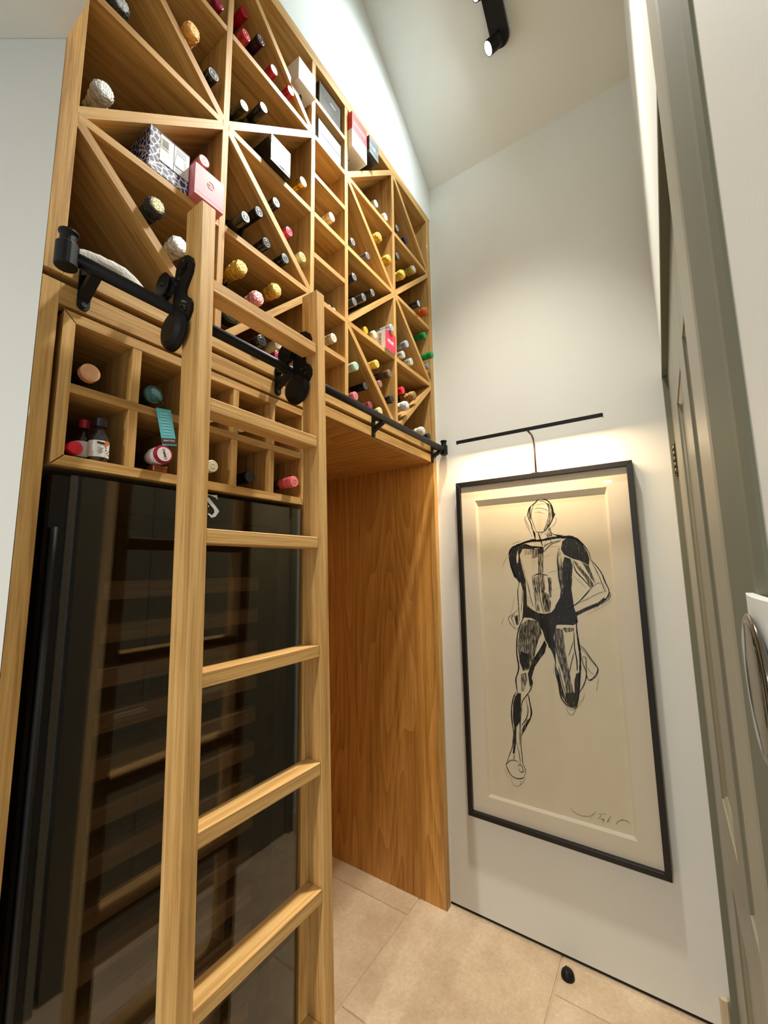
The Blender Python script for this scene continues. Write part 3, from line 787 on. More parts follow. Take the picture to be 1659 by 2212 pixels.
# ------------------------------------------------------------------ door stop and thermostat
def small_fixtures():
    t = thing('door_stop', 'small black rubber door stop fixed on the stone floor by the wall', 'door stop', (1.714, -.472, 0))
    mesh_obj('dome', lathe_bm([(.0215, 0), (.0225, .004), (.0215, .012), (.018, .020), (.012, .0255), (.004, .0275)], 24, 'z', None, (1.714, -.472, .0003)), BLACKM, t, None, True)
    M = Matrix.Translation((1.7125, -.472, .0205)) @ Matrix.Rotation(.5, 4, 'Z')
    mesh_obj('grip_ridge', cube_bm(.030, .006, .016, .002), BLACKM, t, M)
    t = thing('wall_thermostat', 'white wall thermostat with a round dark glass dial near the right edge', 'thermostat', (.337, -.925, 1.352))
    # plate with a gently bowed front, its face to the lobby
    cx, cz, hs = .3335, 1.348, .0515
    bm = bmesh.new(); f = []; n = 8
    for k in range(n+1):
        u = -1+2*k/n; f.append((cx+u*hs, -.9175-.0035*u*u))
    pts = [(cx-hs, -.9248)] + f + [(cx+hs, -.9248)]
    mesh_obj('wall_plate', prism(pts, cz-hs, cz+hs, 'z'), paint('white_plastic', (232, 233, 228), .3, var=.01), t)
    mesh_obj('dial_ring', lathe_bm([(.036, -.9176), (.0395, -.9168), (.0415, -.9155), (.0420, -.9145), (.0405, -.9138), (.0385, -.9136)], 40, 'y', None, (cx, 0, cz)), CHROME, t, None, True)
    mesh_obj('dial_glass', lathe_bm([(.0384, -.9137), (.036, -.9133), (.02, -.9129), (.001, -.9128)], 40, 'y', None, (cx, 0, cz)), BLACKG, t, None, True)
small_fixtures()

# ------------------------------------------------------------------ bottles
DKGREEN = paint('dark_green_glass', (14, 20, 14), .06, var=.05, coat=.3)
DKBROWN = paint('dark_brown_glass', (30, 16, 8), .06, var=.05, coat=.3)
PALE = paint('pale_grey_glass', (150, 156, 156), .05, var=.04, coat=.3, trans=.55)
GREENG = paint('pale_green_glass', (150, 168, 152), .05, var=.04, coat=.3, trans=.6)
GOLDLIQ = paint('gold_wine_glass', (150, 116, 34), .05, var=.04, coat=.3, trans=.3)
def cap_mat(rgb, metal=.0, rough=.35):
    return paint('cap_%d_%d_%d_%d' % (*rgb, int(metal*10)), rgb, rough, metal=metal, var=.08, scale=60)
def foil_mat(rgb, metal=.0, rough=.35):
    return paint('foil_%d_%d_%d' % rgb, rgb, rough, metal=metal, var=.25, scale=90, bump=.5, bscale=260)
def bottle(name, label, kind, x, y, z, r, glass, cap, top=None, group=None, L=.30, neck_label=None):
    """a lying bottle, mouth towards the room (-y) at y; axis height z; body radius r"""
    o0 = (x, y, z)
    yend = min(y+L, .352); LL = yend-y
    M = Matrix.Translation(o0)
    cm = cap_mat(*cap) if isinstance(cap, tuple) else cap
    if kind == 'champ' and isinstance(cap, tuple): cm = foil_mat(*cap)
    tm = (foil_mat if kind == 'champ' else cap_mat)(*top) if top else cm
    if kind == 'champ':
        body = [(.0145, .055), (.0155, .075), (.019, .10), (r*.7, .135), (r, .165), (r, LL-.004), (r*.9, LL)]
        rr = random.Random(int(x*1000)); T = [[rr.uniform(-.085, .085) for _ in range(24)] for _ in range(60)]
        fb = lambda k, t: T[int(t*600+30) % 60][k]
        cap_p = [(.0165, .0), (.0195, .006), (.0205, .014), (.0195, .024), (.0170, .030), (.0185, .036), (.0170, .046), (.0158, .058), (.0152, .082)]
        cap_p = [(a[0]+(b[0]-a[0])*u/3, a[1]+(b[1]-a[1])*u/3) for a, b in zip(cap_p, cap_p[1:]) for u in range(3)]+[cap_p[-1]]
        top_p = [(.0005, -.0022), (.008, -.0020), (.013, -.0010), (.0166, .0012)]
    else:
        rc = .0148 if kind == 'wine' else .0160
        body = [(.0128, .050), (.0132, .080), (r*.62, .105), (r*.93, .125), (r, .145), (r, LL-.004), (r*.9, LL)]
        fb = None
        cap_p = [(rc*.96, .0), (rc, .001), (rc, .010), (rc*.95, .0115), (rc*.98, .013), (rc*.96, .030), (rc*.93, .062)]
        if kind == 'screw': cap_p = [(rc*.96, .0), (rc, .001), (rc, .020), (rc*.92, .021), (rc*.94, .0225), (rc*.94, .048), (rc*.9, .055)]
        top_p = [(.0005, -.0006), (rc*.55, -.0006), (rc*.60, -.0002), (rc*.84, -.0004), (rc*.955, .0002)]
    b = mesh_obj(name, lathe_bm(body, 24), glass, None, M, True)
    tag(b, label, 'bottle', group)
    mesh_obj('capsule', lathe_bm(cap_p, 24, bump=fb), cm, b, M, kind != 'champ')
    mesh_obj('capsule_top', lathe_bm(top_p, 24), tm, b, M, False)
    if kind != 'champ' and top:
        # embossed ring on the end of the capsule
        mesh_obj('capsule_emblem', lathe_bm([(rc*.30, -.0009), (rc*.36, -.0011), (rc*.42, -.0009), (rc*.42, -.0004), (rc*.30, -.0004)], 20, loop=True), cm, b, M)
    if neck_label: mesh_obj('neck_label', lathe_bm([(.0140, .052), (.0142, .053), (.0142, .078), (.0140, .079)], 24), paint(*neck_label), b, M)
    return b
BLK = (24, 24, 26); SIL = (190, 194, 196); RED = (150, 22, 34); GOLD = (206, 164, 62); CREAM = (226, 214, 178)
GR = 'bottles lying in the oak wine rack'
def rack_bottles():
    rows = [
        ("black and silver foiled champagne bottle in the top left diamond, cut by the frame edge", "champ", 0.314, 0.005, 2.654, 0.0375, DKGREEN, ((34,34,34),0.,.3), ((150,150,146),.3,.4)),
        ("champagne bottle with orange gold foil at the top of the left column", "champ", 0.468, -0.01, 2.766, 0.037, DKGREEN, ((212,150,66),.35,.3), ((222,164,84),.3,.35)),
        ("black capped bottle below the orange gold champagne bottle", "screw", 0.529, -0.005, 2.709, 0.0355, DKGREEN, (BLK,0.,.3), ((40,40,42),0.,.35)),
        ("dark red capped bottle at the top edge, left of the first tall divider", "wine", 0.536, -0.005, 2.944, 0.0302, DKGREEN, ((120,14,40),0.,.3), ((150,30,56),0.,.3)),
        ("silver foiled champagne bottle near the top of the left stile", "champ", 0.298, 0.005, 2.415, 0.0366, DKGREEN, ((176,176,172),.55,.32), ((196,196,190),.35,.4)),
        ("uppermost of the red capped bottles in the top triangle of the second column", "wine", 0.642, 0.03, 3.086, 0.0346, DKGREEN, ((158,20,32),0.,.3), ((186,44,56),0.,.3)),
        ("red capped bottle directly beneath the uppermost red one, by the divider", "wine", 0.624, -0.005, 2.951, 0.0375, DKGREEN, ((158,20,32),0.,.3), ((186,44,56),0.,.3)),
        ("plum purple capped bottle among the red capped bottles at the top", "wine", 0.687, 0.01, 3.025, 0.0374, DKGREEN, ((48,16,30),0.,.3), ((70,30,46),0.,.3)),
        ("red capped bottle right below the plum purple one", "wine", 0.728, -0.005, 2.952, 0.0323, DKGREEN, ((158,20,32),0.,.3), ((186,44,56),0.,.3)),
        ("lowest right of the red capped bottles, beside the botanical carton", "wine", 0.793, -0.01, 2.944, 0.0314, DKGREEN, ((158,20,32),0.,.3), ((186,44,56),0.,.3)),
        ("dark bottle with a round yellow cap end, upper middle of the rack", "wine", 0.626, -0.005, 2.716, 0.0375, DKGREEN, ((18,24,18),0.,.25), ((206,206,90),0.,.35)),
        ("dark bottle with a grey cap end, right beside the yellow ended bottle", "wine", 0.689, -0.01, 2.772, 0.0375, DKGREEN, ((22,24,22),0.,.25), ((110,116,112),0.,.35)),
        ("gold capped bottle beside the black and gold champagne carton", "screw", 0.859, -0.005, 2.672, 0.0375, DKGREEN, ((196,150,60),.6,.3), ((236,206,130),.4,.3)),
        ("bottle with a pale pink cap just above the pink gift box", "wine", 0.525, 0.01, 2.455, 0.0375, DKGREEN, ((206,130,120),.2,.35), ((232,164,158),.1,.4)),
        ("black champagne bottle with a speckled gold cap end below the pink box", "champ", 0.407, -0.015, 2.221, 0.0375, DKGREEN, ((24,24,22),0.,.3), ((170,154,104),.4,.4)),
        ("silver foiled champagne bottle beside the ladder's top left hook", "champ", 0.463, -0.015, 2.165, 0.0375, DKGREEN, ((186,182,170),.6,.3), ((206,204,196),.5,.35)),
        ("large black bottle with a silver disc end, left of its neighbours in the middle diamond", "wine", 0.628, -0.025, 2.356, 0.0375, DKGREEN, (BLK,0.,.3), ((140,148,146),.3,.35)),
        ("black bottle with a dark grey end, tucked behind the large silver ended one", "wine", 0.691, 0.0, 2.434, 0.0375, DKGREEN, (BLK,0.,.3), ((74,78,80),0.,.35)),
        ("black bottle with a plain charcoal end in the middle of the second column", "wine", 0.717, -0.005, 2.352, 0.0349, DKGREEN, (BLK,0.,.3), ((66,68,70),0.,.35)),
        ("black bottle with a small silver end, lowest right in its diamond of black bottles", "wine", 0.788, -0.005, 2.35, 0.0349, DKGREEN, (BLK,0.,.3), ((128,134,134),.3,.35)),
        ("black bottle with a silver embossed end above the raspberry capped one", "wine", 0.753, 0.0, 2.514, 0.0375, DKGREEN, (BLK,0.,.3), ((134,142,148),.3,.35)),
        ("raspberry pink capped bottle alone against the diagonal in the second column", "wine", 0.811, 0.005, 2.462, 0.0372, DKGREEN, ((166,36,66),0.,.3), ((206,70,98),0.,.35)),
        ("bottle with a pale olive cream cap at the foot of the second diagonal", "screw", 0.864, 0.0, 2.408, 0.0354, PALE, ((186,180,128),0.,.35), ((196,190,120),0.,.35)),
        ("gold foiled champagne bottle left of the pink and gold pair", "champ", 0.626, -0.02, 2.211, 0.0375, DKGREEN, ((192,150,56),.55,.3), ((200,164,70),.5,.35)),
        ("pink foiled champagne bottle above the top rung of the ladder", "champ", 0.699, 0.0, 2.174, 0.0375, DKGREEN, ((214,140,140),.4,.32), ((222,150,150),.3,.4)),
        ("gold foiled champagne bottle right of the pink foiled one", "champ", 0.763, 0.0, 2.236, 0.0375, DKGREEN, ((192,150,56),.55,.3), ((200,164,70),.5,.35)),
        ("bottle with a black embossed screw cap and pink neck, seen under the top rung", "screw", 0.703, -0.012, 2.043, 0.0315, DKGREEN, (BLK,0.,.3), ((52,54,56),0.,.35)),
        ("bottle with a cream wax cap half hidden by the top rung", "wine", 0.812, 0.045, 2.102, 0.0365, PALE, ((206,206,176),0.,.45), ((214,214,188),0.,.45)),
        ("burgundy capped bottle just above the black rail and left of the right hook", "wine", 0.773, 0.0, 2.0335, 0.0315, DKGREEN, ((112,20,40),0.,.3), ((176,76,92),0.,.35)),
        ("ivory capped bottle in the upper middle cell of the narrow column", "screw", 1.0, -0.005, 2.653, 0.0375, DKGREEN, ((200,180,134),.15,.35), ((236,232,216),0.,.4)),
        ("ivory capped bottle in the narrow column, right of the ladder's right rail", "screw", 1.011, -0.005, 2.201, 0.0375, DKGREEN, ((176,164,132),.1,.35), ((230,224,204),0.,.4)),
        ("upper of two bright gold foiled bottles right of the narrow column", "champ", 1.295, -0.01, 2.786, 0.0375, DKGREEN, ((200,158,44),.5,.3), ((206,170,66),.45,.35)),
        ("lower of two bright gold foiled bottles right of the narrow column", "champ", 1.36, -0.015, 2.725, 0.0375, DKGREEN, ((200,158,44),.5,.3), ((206,170,66),.45,.35)),
        ("upper of two white capped bottles near the rack's upper right", "screw", 1.367, 0.055, 3.034, 0.0375, PALE, ((222,220,216),0.,.4), ((236,234,230),0.,.4)),
        ("lower of two white capped bottles near the rack's upper right", "screw", 1.373, 0.01, 2.949, 0.0365, PALE, ((222,220,216),0.,.4), ((236,234,230),0.,.4)),
        ("grey ended bottle against the divider, fourth column above the long shelf", "wine", 1.139, 0.01, 2.661, 0.0375, DKGREEN, ((70,70,72),0.,.35), ((150,150,150),.2,.35)),
        ("mauve grey ended bottle to the right of and below the grey ended one", "wine", 1.221, 0.0, 2.653, 0.0375, DKGREEN, ((84,76,80),0.,.35), ((140,134,140),.2,.35)),
        ("dark bottle with a grey end above the row of three charcoal bottles", "wine", 1.14, 0.005, 2.513, 0.0375, DKGREEN, ((46,46,48),0.,.35), ((138,138,138),.2,.35)),
        ("rightmost of the row of three charcoal bottles on the rising diagonal", "wine", 1.281, 0.02, 2.537, 0.031, DKGREEN, ((62,60,58),0.,.35), ((136,134,130),.2,.35)),
        ("middle bottle of the row of three charcoal bottles on the rising diagonal", "wine", 1.186, -0.005, 2.452, 0.031, DKGREEN, ((62,60,58),0.,.35), ((136,134,130),.2,.35)),
        ("leftmost of the row of three charcoal bottles on the rising diagonal", "wine", 1.126, -0.006, 2.399, 0.027, DKGREEN, ((62,60,58),0.,.35), ((136,134,130),.2,.35)),
        ("cream capped bottle touching the left side of the PINK lettered carton", "screw", 1.301, 0.025, 2.366, 0.0349, PALE, ((216,204,158),0.,.4), ((222,214,172),0.,.4)),
        ("clear bottle with a silver cap above the PINK lettered carton", "screw", 1.368, -0.015, 2.414, 0.0305, PALE, ((176,182,186),.4,.3), ((196,200,202),.3,.3)),
        ("yellow capped bottle set far back behind the cream capped one", "wine", 1.232, 0.02, 2.348, 0.0328, DKGREEN, ((206,164,40),.1,.35), ((214,176,60),.1,.35)),
        ("mint green capped bottle right of the ladder, against the narrow column", "screw", 1.135, -0.005, 2.151, 0.0371, PALE, ((196,212,190),0.,.4), ((168,206,180),0.,.4)),
        ("long black capped bottle below the mint green one", "wine", 1.219, 0.015, 2.111, 0.0375, DKGREEN, (BLK,0.,.25), ((78,80,82),0.,.3)),
        ("rose pink capped bottle directly above the black rail, by the narrow column", "screw", 1.138, 0.0, 2.039, 0.0375, DKGREEN, ((196,104,112),0.,.35), ((214,128,134),0.,.35)),
        ("wine red capped bottle just above the rail, left of the cream one", "wine", 1.228, 0.0, 2.033, 0.0323, DKGREEN, ((122,28,46),0.,.35), ((160,64,80),0.,.35)),
        ("cream ribbed cap bottle just above the rail at the foot of the diagonal", "screw", 1.303, 0.005, 2.035, 0.0342, DKGREEN, ((206,194,142),.1,.35), ((220,210,160),0.,.4)),
        ("yellow capped bottle above the bronze capped one", "screw", 1.263, -0.01, 2.212, 0.0375, GOLDLIQ, ((206,176,72),.1,.35), ((224,204,110),0.,.4)),
        ("bronze capped bottle right of the steep diagonal, lower right rack", "screw", 1.368, 0.0, 2.218, 0.0375, DKBROWN, ((112,90,62),.3,.35), ((136,122,104),.3,.35)),
        ("dusty rose capped bottle half hidden behind the steep diagonal", "wine", 1.32, 0.015, 2.158, 0.0359, DKGREEN, ((150,92,86),0.,.35), ((170,112,104),0.,.35)),
        ("glossy black capped bottle at the foot of the steep diagonal", "screw", 1.369, -0.01, 2.104, 0.0359, DKGREEN, (BLK,0.,.2), ((44,46,48),0.,.25)),
        ("grey ended bottle in the last column, nearest the rack's upper right divider", "wine", 1.469, 0.01, 2.964, 0.0375, DKGREEN, ((58,58,62),0.,.35), ((140,142,146),.2,.35)),
        ("navy blue capped bottle near the rack's upper right corner", "wine", 1.58, 0.03, 2.994, 0.0375, DKGREEN, ((34,38,68),0.,.3), ((66,70,104),0.,.3)),
        ("grey ended bottle below the navy blue capped one, by the divider", "wine", 1.468, 0.01, 2.824, 0.0375, DKGREEN, ((56,56,60),0.,.35), ((120,122,128),.2,.35)),
        ("gold foiled champagne bottle left of the silver topped one in the last column", "champ", 1.5, 0.0, 2.751, 0.0375, GOLDLIQ, ((216,182,66),.4,.3), ((222,196,96),.35,.35)),
        ("champagne bottle with gold neck and silver top near the right frame", "champ", 1.621, 0.01, 2.856, 0.0371, GOLDLIQ, ((196,170,90),.4,.3), ((212,214,214),.35,.35)),
        ("black capped bottle with a white end above the copper foiled one", "wine", 1.6, -0.02, 2.652, 0.0372, DKGREEN, ((22,26,28),0.,.25), ((190,198,206),.1,.35)),
        ("copper orange foiled bottle against the right frame", "champ", 1.696, -0.015, 2.669, 0.0375, GREENG, ((196,104,36),.5,.3), ((206,118,48),.45,.35)),
        ("upper of two clear bottles with bright green caps", "screw", 1.694, 0, 2.545, 0.0375, GREENG, ((24,128,62),0.,.3), ((40,150,78),0.,.35)),
        ("lower of two clear bottles with bright green caps, overlapping the right frame", "screw", 1.7, -0.033, 2.436, 0.0219, GREENG, ((24,128,62),0.,.3), ((40,150,78),0.,.35)),
        ("slim clear bottle with a grey cap below the lower green capped one", "screw", 1.712, -0.005, 2.3935, 0.0215, PALE, ((150,152,150),.2,.3), ((176,178,178),.1,.35)),
        ("uppermost of three clear silver capped mixers in the last column", "screw", 1.535, 0.01, 2.429, 0.0375, PALE, ((168,176,180),.35,.3), ((196,202,206),.25,.35)),
        ("lower left of three clear silver capped mixers in the last column", "screw", 1.484, 0.0, 2.352, 0.037, PALE, ((178,184,186),.35,.3), ((206,210,212),.25,.35)),
        ("lower right of three clear silver capped mixers in the last column", "screw", 1.563, 0.005, 2.354, 0.0375, PALE, ((184,188,190),.35,.3), ((208,212,212),.25,.35)),
        ("bright red capped bottle in the last column above the two champagne bottles", "screw", 1.482, 0.005, 2.187, 0.0375, DKGREEN, ((206,26,36),0.,.3), ((222,48,58),0.,.35)),
        ("bronze gold foiled bottle on the bottom right rising diagonal", "champ", 1.558, -0.01, 2.186, 0.0364, DKGREEN, ((176,130,64),.5,.3), ((150,120,84),.4,.35)),
        ("white and black foiled champagne bottle at the foot of the bottom right diagonal", "champ", 1.473, -0.02, 2.109, 0.0375, DKGREEN, ((214,210,204),.1,.4), ((224,222,218),.0,.4)),
        ("white patterned foil bottle just above the rail near its right end", "champ", 1.625, -0.015, 2.039, 0.0375, DKGREEN, ((210,204,192),.1,.4), ((222,218,210),.0,.4)),
        ("black ribbed cap bottle in the rack's bottom right corner above the rail", "screw", 1.706, 0.0, 2.036, 0.0346, DKGREEN, (BLK,0.,.25), ((36,36,38),0.,.3)),
    ]
    for lab, kind, x, y, z, r, gl, cap, top in rows:
        nm = 'champagne_bottle' if kind == 'champ' else ('mixer_bottle' if gl in (PALE, GREENG) else 'wine_bottle')
        nl = ('pink_neck', (196, 150, 150), .5) if 'pink neck' in lab else None
        bottle(nm, lab, kind, x, y, z, max(.018, r), gl, cap, top, GR, .30 if r > .025 else .17, nl)
rack_bottles()


# ------------------------------------------------------------------ a bottle lying base outwards, and the bottles in the pigeonholes
def odd_bottles():
    M = Matrix.Translation((.6235, .012, 2.1015))
    b = mesh_obj('wine_bottle', lathe_bm([(.001, .006), (.02, .004), (.031, 0), (.036, .004), (.0368, .008), (.0368, .19), (.030, .215), (.0145, .245), (.0135, .31)], 28), DKGREEN, None, M, True)
    tag(b, 'dark bottle lying base outwards behind the left ladder rail, under the top rung', 'bottle', GR)
    mesh_obj('label', lathe_bm([(.0368, .03), (.0371, .0305), (.0371, .11), (.0368, .1105)], 28), paint('tan_label', (150, 100, 58), .6), b, M, True)
    G2 = 'bottles in the pigeonhole box'
    b = bottle('wine_bottle', 'bottle with an embossed peach cork top in the top left pigeonhole', 'wine', .3195, .020, 1.8045, .0345, DKBROWN, ((40, 26, 18), 0., .3), ((222, 168, 120), 0., .6), G2)
    mesh_obj('stopper', lathe_bm([(.0005, -.0035), (.012, -.0035), (.0172, -.002), (.0172, .012)], 24), cap_mat((222, 168, 120), 0., .6), b, b.matrix_world.copy())
    b = bottle('gin_bottle', 'teal glass gin bottle with a hanging paper tag, second pigeonhole of the top row', 'wine', .444, .030, 1.806, .036, paint('teal_glass', (22, 70, 72), .05, coat=.4, trans=.35), ((18, 52, 54), 0., .15), ((58, 112, 110), 0., .15), G2)
    W = b.matrix_world.copy()
    mesh_obj('glass_stopper', lathe_bm([(.0005, -.010), (.012, -.010), (.0195, -.007), (.0205, -.001), (.0175, .006)], 28), paint('teal_stopper', (52, 110, 108), .06, coat=.4, trans=.3), b, W, True)
    tg = prism([(.4350, 1.7655), (.4665, 1.7695), (.4845, 1.6935), (.4535, 1.6875)], -.0065, -.0058, 'y')
    tgo = mesh_obj('paper_tag', tg, paint('turquoise_card', (84, 178, 184), .6, var=.02), b)
    ang = math.radians(-9)
    mesh_obj('tag_band', prism([(.4500, 1.7025), (.4808, 1.7085), (.4838, 1.6965), (.4530, 1.6908)], -.0069, -.0066, 'y'), paint('brown_card', (58, 28, 22), .6), tgo)
    R = Matrix.Rotation(math.radians(11), 4, 'Z')
    text('tag_lettering', 'SILENT POOL', .0042, frame_y(.4668, -.0072, 1.7003) @ R, paint('tag_ink', (214, 206, 196), .7), tgo, bold=.00012)
    rr = random.Random(5); bm = bmesh.new()
    for k in range(8):
        zc = 1.757-.0062*k; xc = .4525+.0014*k; hw = .0105*rr.uniform(.7, 1)
        q = [bm.verts.new((xc+a*hw, -.0070, zc+a*hw*.16+c*.0007)) for a, c in ((-1, -1), (1, -1), (1, 1), (-1, 1))]; bm.faces.new(q)
    mesh_obj('tag_print', bm, paint('pale_print', (168, 220, 222), .7), tgo)
    mesh_obj('tag_string', tube_bm([(.452, -.0062, 1.763), (.452, .002, 1.782), (.448, .022, 1.800)], .0009, 6), BLACKM, b)
    mesh_obj('tag_string', tube_bm([(.452, -.0062, 1.763), (.459, .004, 1.778), (.458, .022, 1.796)], .0007, 6), BLACKM, b)
    # bottom left cell: three miniatures
    M = Matrix.Translation((.3010, .004, 1.6478))
    m_ = mesh_obj('miniature_bottle', lathe_bm([(.0085, .012), (.0095, .028), (.0165, .042), (.0172, .05), (.0172, .10), (.015, .102)], 20), DKBROWN, None, M, True); tag(m_, 'miniature lying on its side, round red cap towards the room, in the bottom left pigeonhole', 'bottle', G2)
    mesh_obj('cap', lathe_bm([(.0005, -.0012), (.011, -.001), (.0122, .001), (.0122, .016), (.010, .018)], 20), cap_mat((196, 26, 44), 0., .35), m_, M)
    def mini(x, y, z0, r, h, nk, glass, cap, label, lab):
        M = Matrix.Translation((x, y, z0))
        m_ = mesh_obj('miniature_bottle', lathe_bm([(r*.85, 0), (r, .002), (r, h*.50), (r*.92, h*.57), (nk, h*.68), (nk*.95, h*.84)], 22, 'z'), glass, None, M, True); tag(m_, label, 'bottle', G2)
        mesh_obj('cap', lathe_bm([(nk*1.05, h*.80), (nk*1.25, h*.805), (nk*1.25, h*.985), (nk*1.1, h)], 20, 'z'), cap, m_, M)
        mesh_obj('label', lathe_bm([(r*1.0, h*.10), (r*1.012, h*.105), (r*1.012, h*.46), (r*1.0, h*.465)], 22, 'z'), lab, m_, M)
        return m_
    mini(.3245, .040, 1.6297, .0155, .084, .0072, DKBROWN, cap_mat((150, 20, 36)), 'brown standing miniature with a dark red cap in the bottom left pigeonhole', paint('white_label', (214, 208, 196), .6))
    c = mini(.3435, .018, 1.6297, .0172, .088, .0092, paint('smoky_glass', (64, 58, 56), .06, trans=.5, coat=.3), cap_mat((34, 28, 28)), 'clear standing miniature with a white fruit label in the bottom left pigeonhole', paint('white_label', (214, 208, 196), .6))
    box('label_band', (.3335, .0002, 1.6635), (.3475, .0006, 1.6675), cap_mat((30, 24, 20)), c, 0)
    mesh_obj('label_fruit', lathe_bm([(.0045, -.0002), (.0045, .0002)], 14, 'y', None, (.3505, .0003, 1.6665)), cap_mat((206, 112, 46)), c)
    for k in range(4): box('label_line', (.3345, .0002, 1.6555-.003*k), (.3445-.002*(k % 2), .0006, 1.6563-.003*k), cap_mat((90, 84, 80)), c, 0)
    lf = bmesh.new()
    for dx, dz, a in ((0, 0, .8), (.003, .004, .2), (-.002, .005, 1.5), (.002, -.004, -.3)):
        vs = [lf.verts.new((.3515+dx+u*.0028*math.cos(a)-v*.0011*math.sin(a), .0002, 1.647+dz+u*.0028*math.sin(a)+v*.0011*math.cos(a))) for u, v in ((-1, 0), (0, -1), (1, 0), (0, 1))]; lf.faces.new(vs)
    mesh_obj('label_leaves', lf, cap_mat((46, 48, 40)), c)
    # second bottom cell
    P = bottle('spirit_bottle', 'lying bottle with a white and crimson lettered cap in the second bottom pigeonhole', 'screw', .4535, -.014, 1.6660, .0335, DKBROWN, ((214, 206, 200), 0., .4), ((226, 220, 214), 0., .4), G2)
    W = P.matrix_world.copy()
    mesh_obj('cap_skirt', lathe_bm([(.0168, .0005), (.0192, .001), (.0192, .034), (.0168, .035)], 28), cap_mat((222, 216, 210)), P, W, False)
    mesh_obj('cap_band', lathe_bm([(.0150, -.0012), (.0186, -.001), (.0197, .001), (.0197, .006), (.0150, .007)], 28), cap_mat((150, 24, 54)), P, W, False)
    mesh_obj('cap_disc', lathe_bm([(.0005, -.0022), (.0148, -.0022), (.0152, -.001)], 28), cap_mat((228, 222, 216)), P, W, False)
    text('cap_lettering', "PIMM'S", .0078, frame_y(.4535, -.0166, 1.6660) @ Matrix.Rotation(math.radians(-72), 4, 'Z'), cap_mat((130, 26, 50)), P, bold=.0001)
    t = thing('copper_tin', 'small copper coloured tin on the floor of the second bottom pigeonhole', 'tin', (.452, .012, 1.6297))
    mesh_obj('body', cube_bm(.030, .026, .0125, .002), paint('copper', (150, 84, 54), .3, metal=.7, var=.2), t, Matrix.Translation((.4555, .013, 1.6362)))
    mesh_obj('lid_rim', cube_bm(.031, .027, .003, .001), paint('copper', (150, 84, 54), .3), t, Matrix.Translation((.4555, .013, 1.6420)))
    bottle('wine_bottle', 'cream capped bottle in the third bottom pigeonhole beside the ladder rail', 'wine', .578, .0, 1.6675, .0365, DKGREEN, ((196, 186, 150), 0., .4), ((206, 196, 164), 0., .4), G2)
    bottle('wine_bottle', 'black capped bottle in the fourth bottom pigeonhole', 'screw', .705, .022, 1.6665, .0365, DKGREEN, (BLK, 0., .3), ((44, 44, 48), 0., .3), G2)
    bottle('wine_bottle', 'coral pink capped bottle in the bottom right pigeonhole', 'screw', .822, -.022, 1.6675, .0375, DKGREEN, ((204, 84, 92), 0., .35), ((226, 126, 126), 0., .35), G2)
    bottle('wine_bottle', 'white capped bottle in the third upper pigeonhole, half behind a rung', 'wine', .5915, .040, 1.8035, .0345, DKGREEN, ((206, 204, 198), 0., .4), ((220, 218, 212), 0., .4), G2)
    bottle('wine_bottle', 'white capped bottle in the fourth upper pigeonhole, half behind a rung', 'wine', .684, .040, 1.8035, .0345, DKGREEN, ((206, 204, 198), 0., .4), ((220, 218, 212), 0., .4), G2)
odd_bottles()

# ------------------------------------------------------------------ cartons and gift boxes
def marks(name, x, y, z, widths, gap, h, mat, parent, slant=.3):
    """short rows of small slanted print strokes, too small to read, on a face looking to -y"""
    bm = bmesh.new(); rr = random.Random(int(x*9000+z*7000))
    for k, w in enumerate(widths):
        zc = z-gap*k; u = -w/2
        while u < w/2:
            d = rr.uniform(.25, .6)*h; q = [bm.verts.new((x+u+a, y, zc+c)) for a, c in ((0, -h/2), (d*.5, -h/2), (d*.5+slant*h, h/2*rr.uniform(.4, 1)), (slant*h, h/2*rr.uniform(.4, 1)))]
            bm.faces.new(q); u += d*1.25
    return mesh_obj(name, bm, mat, parent)
def carton(name, label, lo, hi, mat, group='gift boxes standing in the wine rack', lid=None, cat='box'):
    t = thing(name, label, cat, ((lo[0]+hi[0])/2, (lo[1]+hi[1])/2, lo[2]), group)
    mesh_obj('body', cube_bm(*[b-a for a, b in zip(lo, hi)], .0009), mat, t, Matrix.Translation([(a+b)/2 for a, b in zip(lo, hi)]))
    return t
